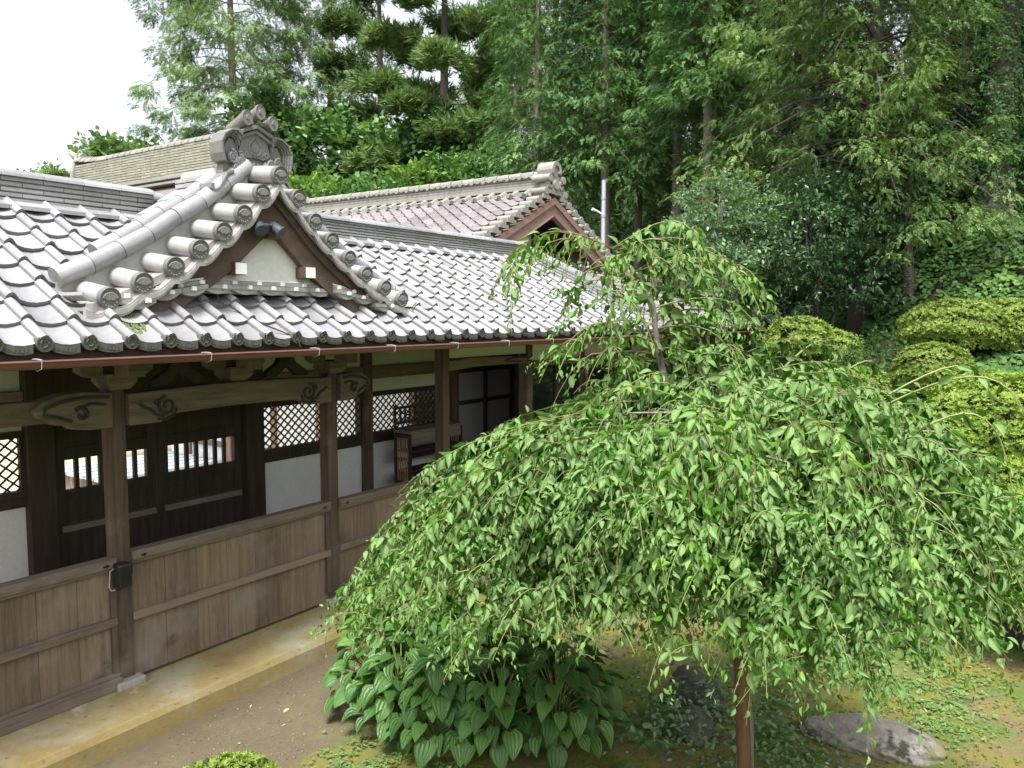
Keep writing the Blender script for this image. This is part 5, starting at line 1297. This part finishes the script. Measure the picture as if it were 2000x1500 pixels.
def dome(az, q):          # height of the crown surface at distance q from the stem
    l = left(az); return l*(2.60-.25*q-.13*q*q)+(1-l)*(2.64-.04*q-.21*q*q)+.07*math.sin(3.1*az+5*q)+.05*math.sin(5*az-7*q+1)
# main limbs
limb_paths = []
for i in range(13):
    az = i*2*PI/13+r.uniform(-.2, .2); Rl = reach(az)*r.uniform(.5, .66); z0 = r.uniform(1.45, 2.2); pts = []
    for k in range(8):
        u = k/7; rr_ = Rl*u**.9; ztar = dome(az, rr_)-.12; z = z0+(ztar-z0)*(1-(1-u)**2.2)-.10*u*u
        pts.append((CX+rr_*math.cos(az+.25*math.sin(3*u+i)), CY+rr_*math.sin(az+.25*math.sin(3*u+i)), z+.03*math.sin(9*u+i)))
    lb.tube(pts, [.024-.0022*k for k in range(8)], 7); limb_paths.append(np.array(pts))
    for k in (3, 5, 6):
        a2 = az+r.uniform(-1.2, 1.2); p0 = np.array(pts[k]); L = r.uniform(.3, .6)
        lb.tube([tuple(p0), tuple(p0+L*.5*np.array([math.cos(a2), math.sin(a2), .25])), tuple(p0+L*np.array([math.cos(a2), math.sin(a2), .12]))], [.011,.008,.005], 6)
trunk = [(CX+.021,CY-.222,GZ-.1),(CX+.03,CY-.205,.5),(CX+.0,CY-.12,1.1),(CX+.0,CY+.02,1.6),(CX-.02,CY+.2,2.05),(CX-.04,CY+.30,2.45),(CX-.07,CY+.37,2.75),(CX-.08,CY+.40,3.02),(CX-.12,CY+.50,3.2),(CX-.20,CY+.62,3.36)]
lb.tube(trunk, [.06,.05,.045,.040,.034,.027,.021,.015,.010,.006], 9)
lb.build('trunk', M['bark_grey'], ch_, smooth=True, edge=60)
# shoots of the dome
for i in range(330):
    az = i*2.39996+r.uniform(-.2, .2); u = math.sqrt(r.uniform(.01, 1)); Rm = reach(az); r0 = Rm*u*.70; l = left(az)
    p0 = (CX-.02+r0*math.cos(az), CY+.12+r0*math.sin(az), dome(az, r0)+r.uniform(-.24, .02))
    Lh = max(.35, (Rm-r0)*r.uniform(.7, 1.15)); T = r.uniform(1.2, 1.9)
    slope = -.25-.26*r0*l
    vz = r.uniform(.02, .40)*(1-.6*l)+slope*.5*l*Lh; g = r.uniform(.34, .68)*(1-.40*l)
    shoot(p0, az+r.uniform(-1, 1)*(.5 if i % 2 else 1.5), Lh*1.15, vz, g, T*.72, sub=3, zmin=1.40-.10*l-.06*front(az)+.08*math.sin(9*az))
for i in range(150):      # inner and lower curtain
    az = i*2.39996+1; Rm = reach(az); u = r.uniform(.2, .92); r0 = Rm*u*.78; l = left(az)
    p0 = (CX+r0*math.cos(az), CY+.1+r0*math.sin(az), dome(az, r0)-r.uniform(.25, .95))
    if p0[2] < 1.25: continue
    shoot(p0, az+r.uniform(-.9, .9), max(.3, (Rm-r0)*r.uniform(.5, 1.0)), r.uniform(-.05, .25), r.uniform(.3, .55), r.uniform(.9, 1.5), sub=2, zmin=1.38-.06*front(az), spacing=.024)
def spray(p0, az, L, dz, size=.070):       # short side twig carrying a tuft of leaves
    tt = np.linspace(0, 1, 6); d = np.array([math.cos(az), math.sin(az), 0]); q = np.array(p0)+np.outer(tt*L*.85, d)+np.outer(dz*tt*L-.62*tt*tt*L, [0,0,1])
    if r.random() < .35: green.tube([tuple(v) for v in q], [.0028*(1-.12*j) for j in range(6)], 4, cap=False)
    add_leaves(q, .019, 0, .02, size)
for i in range(2700):
    az = r.uniform(0, 2*PI); Rm = reach(az); q = Rm*math.sqrt(r.uniform(.03, 1))*.95; z = dome(az, q)-.02-.62*r.random()**1.4*min(1, 1.2-.3*q/Rm)
    if z < 1.22-.1*left(az)-.25*front(az): continue
    spray((CX+q*math.cos(az), CY+.1+q*math.sin(az), z), az+r.normal()*1.0, r.uniform(.22, .48), r.uniform(-.05, .45))
for i in range(130):      # lower curtain on the near side
    az = R(r.uniform(105, 285)); Rm = reach(az); q = Rm*r.uniform(.35, .95); z0 = dome(az, q)-r.uniform(.45, .9)
    if z0 < 1.12: continue
    shoot((CX+q*math.cos(az), CY+.05+q*math.sin(az), z0), az+r.uniform(-1.3, 1.3), r.uniform(.2, .5), r.uniform(-.05, .25), r.uniform(.3, .5), r.uniform(.8, 1.4), sub=2, zmin=1.40-.06*front(az), spacing=.024)
for i in range(1700):
    az = r.uniform(0, 2*PI); Rm = reach(az); q = Rm*r.uniform(.25, .98); hem = 1.42-.06*front(az); z = hem+r.uniform(.05, .75)
    if z > dome(az, q)-.05: continue
    spray((CX+q*math.cos(az), CY+.05+q*math.sin(az), z), az+r.normal()*1.0, r.uniform(.22, .42), r.uniform(-.1, .4))
for i in range(11):       # a few long hanging strands towards the right and front
    az = R(-150+i*15); Rm = reach(az); r0 = Rm*r.uniform(.75, .98)
    shoot((CX+r0*math.cos(az), CY+r0*math.sin(az), r.uniform(1.6, 1.95)), az, .3, .05, .5, 1.9, sub=1, zmin=r.uniform(.95, 1.2), spacing=.032)
for az, q, L in ((R(-62), .95, .95), (R(-75), .9, 1.0), (R(-40), .7, .9), (R(-20), .6, .8), (R(-95), 1.0, .7)):     # arching shoots standing out of the crown
    shoot((CX+q*math.cos(az), CY+q*math.sin(az), dome(az, q)-.05), az, L, .62, .52, 1.5, sub=0, zmin=1.2, spacing=.038, rad=.006)
# upper tuft on the leader
ld = np.array(trunk[5:])
for i in range(22):
    k = r.uniform(.6, len(ld)-1.001); p0 = ld[int(k)]*(1-k % 1)+ld[int(k)+1]*(k % 1); az = i*2.39996
    shoot(tuple(p0), az, r.uniform(.65, 1.15), r.uniform(.18, .50), r.uniform(.38, .62), r.uniform(.9, 1.4), sub=2, zmin=2.45, rad=.0055, size=.078, spacing=.028)
for az, k, vh, vz, T in ((R(-56), 4.2, 1.15, .36, 1.35), (R(-45), 3.6, 1.2, .36, 1.35), (R(-70), 3.1, 1.1, .38, 1.3), (R(-25), 3.9, 1.0, .34, 1.3), (R(124), 6.2, .85, .35, 1.3), (R(140), 4.8, .95, .42, 1.35), (R(100), 4.2, .9, .45, 1.3), (R(-90), 4.4, .95, .5, 1.4)):
    k = min(k, len(ld)-1.001); p0 = ld[int(k)]*(1-k % 1)+ld[int(k)+1]*(k % 1)
    shoot(tuple(p0), az, vh, vz, .46, T, sub=5, zmin=2.4, rad=.005, size=.074, spacing=.022)
for i in range(70):
    k = r.uniform(.8, len(ld)-1.001); p0 = ld[int(k)]*(1-k % 1)+ld[int(k)+1]*(k % 1); a_ = r.uniform(0, 2*PI); q = r.uniform(.1, .62)
    spray((p0[0]+q*math.cos(a_), p0[1]+q*math.sin(a_), p0[2]+.10-.45*q*q-.25*r.random()), a_+r.normal()*.6, r.uniform(.2, .42), r.uniform(0, .5), .068)
tw.build('twigs', M['twig'], ch_, smooth=True, fix=False); M['green_twig'] = surface('green_twig', (.16,.19,.06), (.26,.28,.10), 9, rough=.55, bstr=.05)
green.build('green_shoots', M['green_twig'], ch_, smooth=True, fix=False)
LP, LA, LN, LS = map(np.concatenate, (LP, LA, LN, LS))
lv = leaves('leaves', CH, LP-np.array([CX, CY, GZ]), LA, LN, LS, M['cherry_leaf'], ch_, r)
print('cherry leaves', len(LP))
b = MB(); b.tube([(1.976,-4.646,GZ-.1),(2.0,-4.61,.27),(2.04,-4.55,1.0),(2.09,-4.48,1.93)], [.044,.042,.041,.038], 12)
tag(b.build('support_stake', M['stake'], None, smooth=True, edge=60), 'upright red brown wooden stake propping the weeping cherry', 'stake')
# ------------------------------------------------------------------ plantain lilies
HO = [leaf_proto(700+i, 1, (.86), fold=.10, curl=.6, heart=1.0, cup=.25) for i in range(8)]
HG = 'plantain lilies under the cherry'
hosta_spots = [((1.98,-1.62), 'plantain lily at the back left of the clump, nearest the boarded wall'), ((1.85,-2.02), 'plantain lily at the left edge of the clump, beside the bare path'), ((1.82,-2.42), 'plantain lily at the front left corner of the clump'),
    ((2.02,-2.80), 'plantain lily at the front of the clump, left of its middle'), ((2.30,-3.12), 'plantain lily at the front of the clump, right of its middle'), ((2.62,-3.02), 'plantain lily at the right end of the clump, beside the fern'),
    ((2.42,-1.75), 'plantain lily at the back of the clump in the shade of the cherry'), ((2.36,-2.25), 'plantain lily in the middle of the clump'), ((2.60,-2.55), 'plantain lily right of the middle, partly under cherry shoots'), ((2.75,-1.55), 'plantain lily at the very back of the clump, just in front of the plinth'), ((2.95,-2.2), 'plantain lily at the back right, mostly hidden under cherry shoots')]
for i, ((x, y), lab) in enumerate(hosta_spots):
    root = empty('plantain_lily', (x, y, GZ), lab, 'hosta', HG); rr_ = np.random.default_rng(720+i); n = 76
    az = np.arange(n)*2.39996+rr_.uniform(0, 6); e = np.sqrt((np.arange(n)+.5)/n); q = .06+.40*e*rr_.uniform(.8, 1.1, n)
    h = .62-.46*e**2+rr_.normal(size=n)*.03; d = np.c_[np.cos(az), np.sin(az), np.zeros(n)]
    P = d*q[:, None]*.8+np.c_[np.zeros((n, 2)), h]
    A = d+np.c_[np.zeros((n, 2)), -.0-.65*e**1.6+rr_.normal(size=n)*.28]; Nn = np.c_[np.zeros((n, 2)), np.ones(n)]+d*(.1+.6*e)[:, None]+rr_.normal(size=(n, 3))*.25
    S = rr_.uniform(.11, .18, n)
    leaves('leaves', HO, P, A, Nn, S, M['hosta_leaf'], root, rr_)
    st = MB()
    for k in range(n):
        p = Vector(P[k]); st.tube([(p.x*.08, p.y*.08, 0), (p.x*.45, p.y*.45, p.z*.75), tuple(p)], [.007,.006,.004], 4, cap=False)
    local(st.build('stalks', M['green_twig'], None, smooth=True, fix=False), root)
# ------------------------------------------------------------------ ferns, small plants, clover, stones
def fern(loc, label, nfr, L, seed):
    root = empty('fern', (loc[0], loc[1], GZ), label, 'fern', 'ferns and low plants'); rr_ = np.random.default_rng(seed); Q = []
    for i in range(nfr):
        az = i*2*PI/nfr+rr_.uniform(-.3, .3); d = np.array([math.cos(az), math.sin(az), 0]); la = np.array([-d[1], d[0], 0]); Lf = L*rr_.uniform(.7, 1.1)
        for k in range(16):
            u = (k+1)/17; p = d*Lf*u+np.array([0, 0, Lf*(1.0*u-.85*u*u)]); w_ = Lf*.34*math.sin(PI*min(1, .18+u*.85))
            for s in (-1, 1): Q.append(quad_blade(p, la*s+d*.35+np.array([0,0,-.25]), (0,0,1), max(.01, w_), Lf*.055))
    foliage('fronds', np.array(Q).reshape(-1, 3), M['fern'], root)
for i, (loc, lab, nf, L) in enumerate([((2.75,-3.72), 'fern with arching fronds beside the plantain lilies', 8, .34), ((3.0,-3.55), 'fern in front of the dark stones by the stake', 7, .28), ((3.25,-4.4), 'small fern on the moss right of the stake', 7, .20), ((2.2,-3.62), 'small fern at the bottom edge below the plantain lilies', 6, .22)]): fern(loc, lab, nf, L, 740+i)
CL = [np.array([quad_blade((0,0,0), (math.cos(a), math.sin(a), .15), (0,0,1), 1, .8) for a in (0, 2.1, 4.2)]).reshape(-1, 3)]
P = []
for cx, cy, sx, sy, n in ((1.25,-2.15,.28,.30,420), (1.45,-2.65,.3,.25,260), (4.5,-5.35,.55,.28,900), (4.9,-4.7,.5,.4,420), (4.2,-4.0,.5,.4,420), (5.3,-5.4,.4,.35,420), (3.2,-4.55,.3,.3,300), (5.6,-4.3,.6,.5,420), (3.6,-4.1,.35,.3,260)):
    a = r.normal(size=(n, 2))*[sx*.6, sy*.6]+[cx, cy]; a = a[(np.sin(a[:, 0]*17)+np.sin(a[:, 1]*19+a[:, 0]*5)+r.normal(size=n)*.7) > -.5]; P.append(a)
P = np.concatenate(P); n = len(P); z = hill(P[:, 0], P[:, 1])+.012+.018*r.random(n)
V = scatter_arr(CL, np.c_[P, z], np.c_[r.normal(size=(n, 2)), np.zeros(n)], np.tile([0,0,1.0], (n, 1))+r.normal(size=(n, 3))*.25, .019*r.uniform(.7, 1.4, n), r)
tag(foliage('clover', V, M['clover'], None), 'patches of small pale green clover on the mossy ground', 'clover', kind='stuff')
n = 9000; mx = r.uniform(1.2, 6.2, n); my = r.uniform(-6.0, -2.0, n); kk = (my < -1.6-.25*(mx-1)) & (np.sin(mx*5.1)*np.sin(my*4.3)+.6*np.sin(mx*11+my*9)+r.normal(size=n)*.5 > -.2); mx, my = mx[kk], my[kk]; n = len(mx)
M['moss_tuft'] = leaf_mat('moss_tuft', (.07,.085,.015), (.17,.19,.04), (.24,.27,.07), .2, .9, 1.5, spec=.05, clumps=1.6)
V = scatter_arr(ROS, np.c_[mx, my, hill(mx, my)+.004], np.c_[r.normal(size=(n, 2))*.3, np.ones(n)], rnd_dir(n, r), .016*r.uniform(.5, 1.5, n), r)
tag(foliage('moss', V, M['moss_tuft'], None), 'short yellow green moss growing on the garden ground', 'moss', kind='stuff')
n = 2600; P = np.c_[r.uniform(.0, 3.4, n), r.uniform(-2.1, -.64, n)]; P = P[(P[:, 1] > -1.9+.3*P[:, 0]*0) & (P[:, 0]*.3-P[:, 1] < 2.3)]
pb = []; pf = []
ico = np.array([(1,0,0),(0,1,0),(-1,0,0),(0,-1,0),(0,0,.7),(0,0,-.7)])
for i, (x, y) in enumerate(P):
    s = .003+.010*r.random()**4; pb.append(ico*s*r.uniform(.7, 1.3, (6, 1))+[x, y, float(hill(np.array(x), np.array(y)))+s*.3])
    pf += [tuple(k+6*i for k in t_) for t_ in ((0,1,4),(1,2,4),(2,3,4),(3,0,4),(1,0,5),(2,1,5),(3,2,5),(0,3,5))]
o = mesh_np('pebbles', np.concatenate(pb), np.array(pf), M['pebble']); tag(o, 'scattered pebbles on the bare earth along the plinth', 'pebbles', kind='stuff')
WD = [leaf_proto(760+i, 1, .55, fold=.15, curl=.5) for i in range(6)]
n = 1500; q = r.uniform(0, 1, n); wx = np.r_[r.normal(3.05, .28, n//2), r.normal(3.0, .6, n-n//2)]; wy = np.r_[r.normal(-3.85, .22, n//2), r.normal(-4.6, .35, n-n//2)]
wz = GZ+.02+np.r_[r.uniform(0, .30, n//2), r.uniform(0, .07, n-n//2)]
lv2 = leaves('weeds', WD, np.c_[wx, wy, wz], np.c_[r.normal(size=(n, 2)), r.normal(size=n)*.3-.1], np.tile([0,0,1.0], (n, 1))+r.normal(size=(n, 3))*.35, .05*r.uniform(.5, 1.3, n), M['glossy_l'], None, r)
tag(lv2, 'low leafy weeds in the shade round the stake and the dark rocks', 'weeds', kind='stuff')
n = 90; fx = r.uniform(.6, 5.8, n); fy = r.uniform(-5.6, -.7, n)
lv2 = leaves('fallen_leaves', WD, np.c_[fx, fy, hill(fx, fy)+.012], np.c_[r.normal(size=(n, 2)), np.zeros(n)], np.tile([0,0,1.0], (n, 1))+r.normal(size=(n, 3))*.25, .05*r.uniform(.5, 1.2, n), M['tan'], None, r)
tag(lv2, 'a few dry fallen leaves scattered over the earth and moss', 'fallen leaves', kind='stuff')
def rock(name, loc, dims, rot, label, mat, seed):
    bm = bmesh.new(); bmesh.ops.create_icosphere(bm, subdivisions=5, radius=1); rr_ = np.random.default_rng(seed)
    dirs = rnd_dir(16, rr_); offs = rr_.uniform(.62, .95, 16)
    for v in bm.verts:
        p = np.array(v.co); 
        for d, o_ in zip(dirs, offs):
            e = p@d-o_
            if e > 0: p = p-d*e*.85
        p = p*(1+.035*math.sin(p[0]*7+seed)*math.sin(p[1]*8)+.025*math.sin(p[2]*15+p[0]*11)+.012*math.sin(p[0]*31+p[1]*27))
        v.co = Vector(p*np.array(dims))
    me = bpy.data.meshes.new(name); bm.to_mesh(me); bm.free(); me.polygons.foreach_set('use_smooth', [True]*len(me.polygons)); me.materials.append(mat)
    o = bpy.data.objects.new(name, me); C.objects.link(o); o.location = (loc[0], loc[1], GZ+loc[2]); o.rotation_euler = rot
    return tag(o, label, 'rock')
rock('rock', (3.62,-5.00,.02), (.52,.27,.15), (.05,.02,R(-76)), 'flat pale lichen covered rock lying on the moss', M['stone'], 5)
rock('rock', (2.98,-3.92,.05), (.22,.18,.20), (0,.1,.5), 'dark rock half buried behind the fern, nearest the stake', M['stone_dark'], 8)
rock('rock', (3.45,-3.75,.08), (.25,.2,.26), (.1,0,1.2), 'taller dark rock in the shade under the cherry', M['stone_dark'], 9)
# grass stalks by the plinth
b = MB()
for i in range(9):
    x, y = 2.35+r.uniform(-.25,.25), -.95+r.uniform(-.2,.2); a = r.uniform(0, 6); q = r.uniform(.12,.3); h = r.uniform(.45,.7)
    b.tube([(x,y,GZ),(x+q*.3*math.cos(a),y+q*.3*math.sin(a),GZ+h*.6),(x+q*math.cos(a),y+q*math.sin(a),GZ+h)], [.004,.003,.0015], 4)
tag(b.build('grass_tuft', M['green_twig'], None, fix=False), 'thin grass stalks with bent tips beside the plinth', 'grass')
# ------------------------------------------------------------------ grey lamp pole behind the hall
lp = empty('lamp_pole', (16.37, 3.98, float(hill(np.array(16.37), np.array(3.98)))), 'slim grey steel pole with a small lamp arm behind the hall roof', 'lamp pole')
zb = lp.location.z
b = MB(); b.tube([(16.37,3.98,zb-.2),(16.37,3.98,6.50)], [.06,.055], 12); b.build('pole', M['greypole'], lp, smooth=True, edge=50)
b = MB(); b.tube([(16.37,3.98,5.60),(16.20,4.10,5.70),(16.10,4.17,5.74)], [.025,.03,.04], 8); b.build('lamp_arm', M['white_paint'], lp, smooth=True, edge=50)
b = MB(); b.tube([(16.37,3.98,5.55),(16.37,3.98,5.62)], [.068,.068], 12); b.tube([(16.37,3.98,6.0),(16.37,3.98,6.06)], [.066,.066], 12); b.build('band', M['metal'], lp)

# ------------------------------------------------------------------ nothing nests deeper than thing > part > sub-part
bpy.context.view_layer.update()
def depth(o): return 0 if o.parent is None else 1+depth(o.parent)
for o in [q for q in C.objects if depth(q) > 2]:
    mw = o.matrix_world.copy(); a = o
    while depth(a) > 1: a = a.parent
    o['flat'] = 1
    o.parent = a; o.matrix_parent_inverse = a.matrix_world.inverted(); o.matrix_basis = mw
for o in C.objects:
    if 'flat' in o: del o['flat']
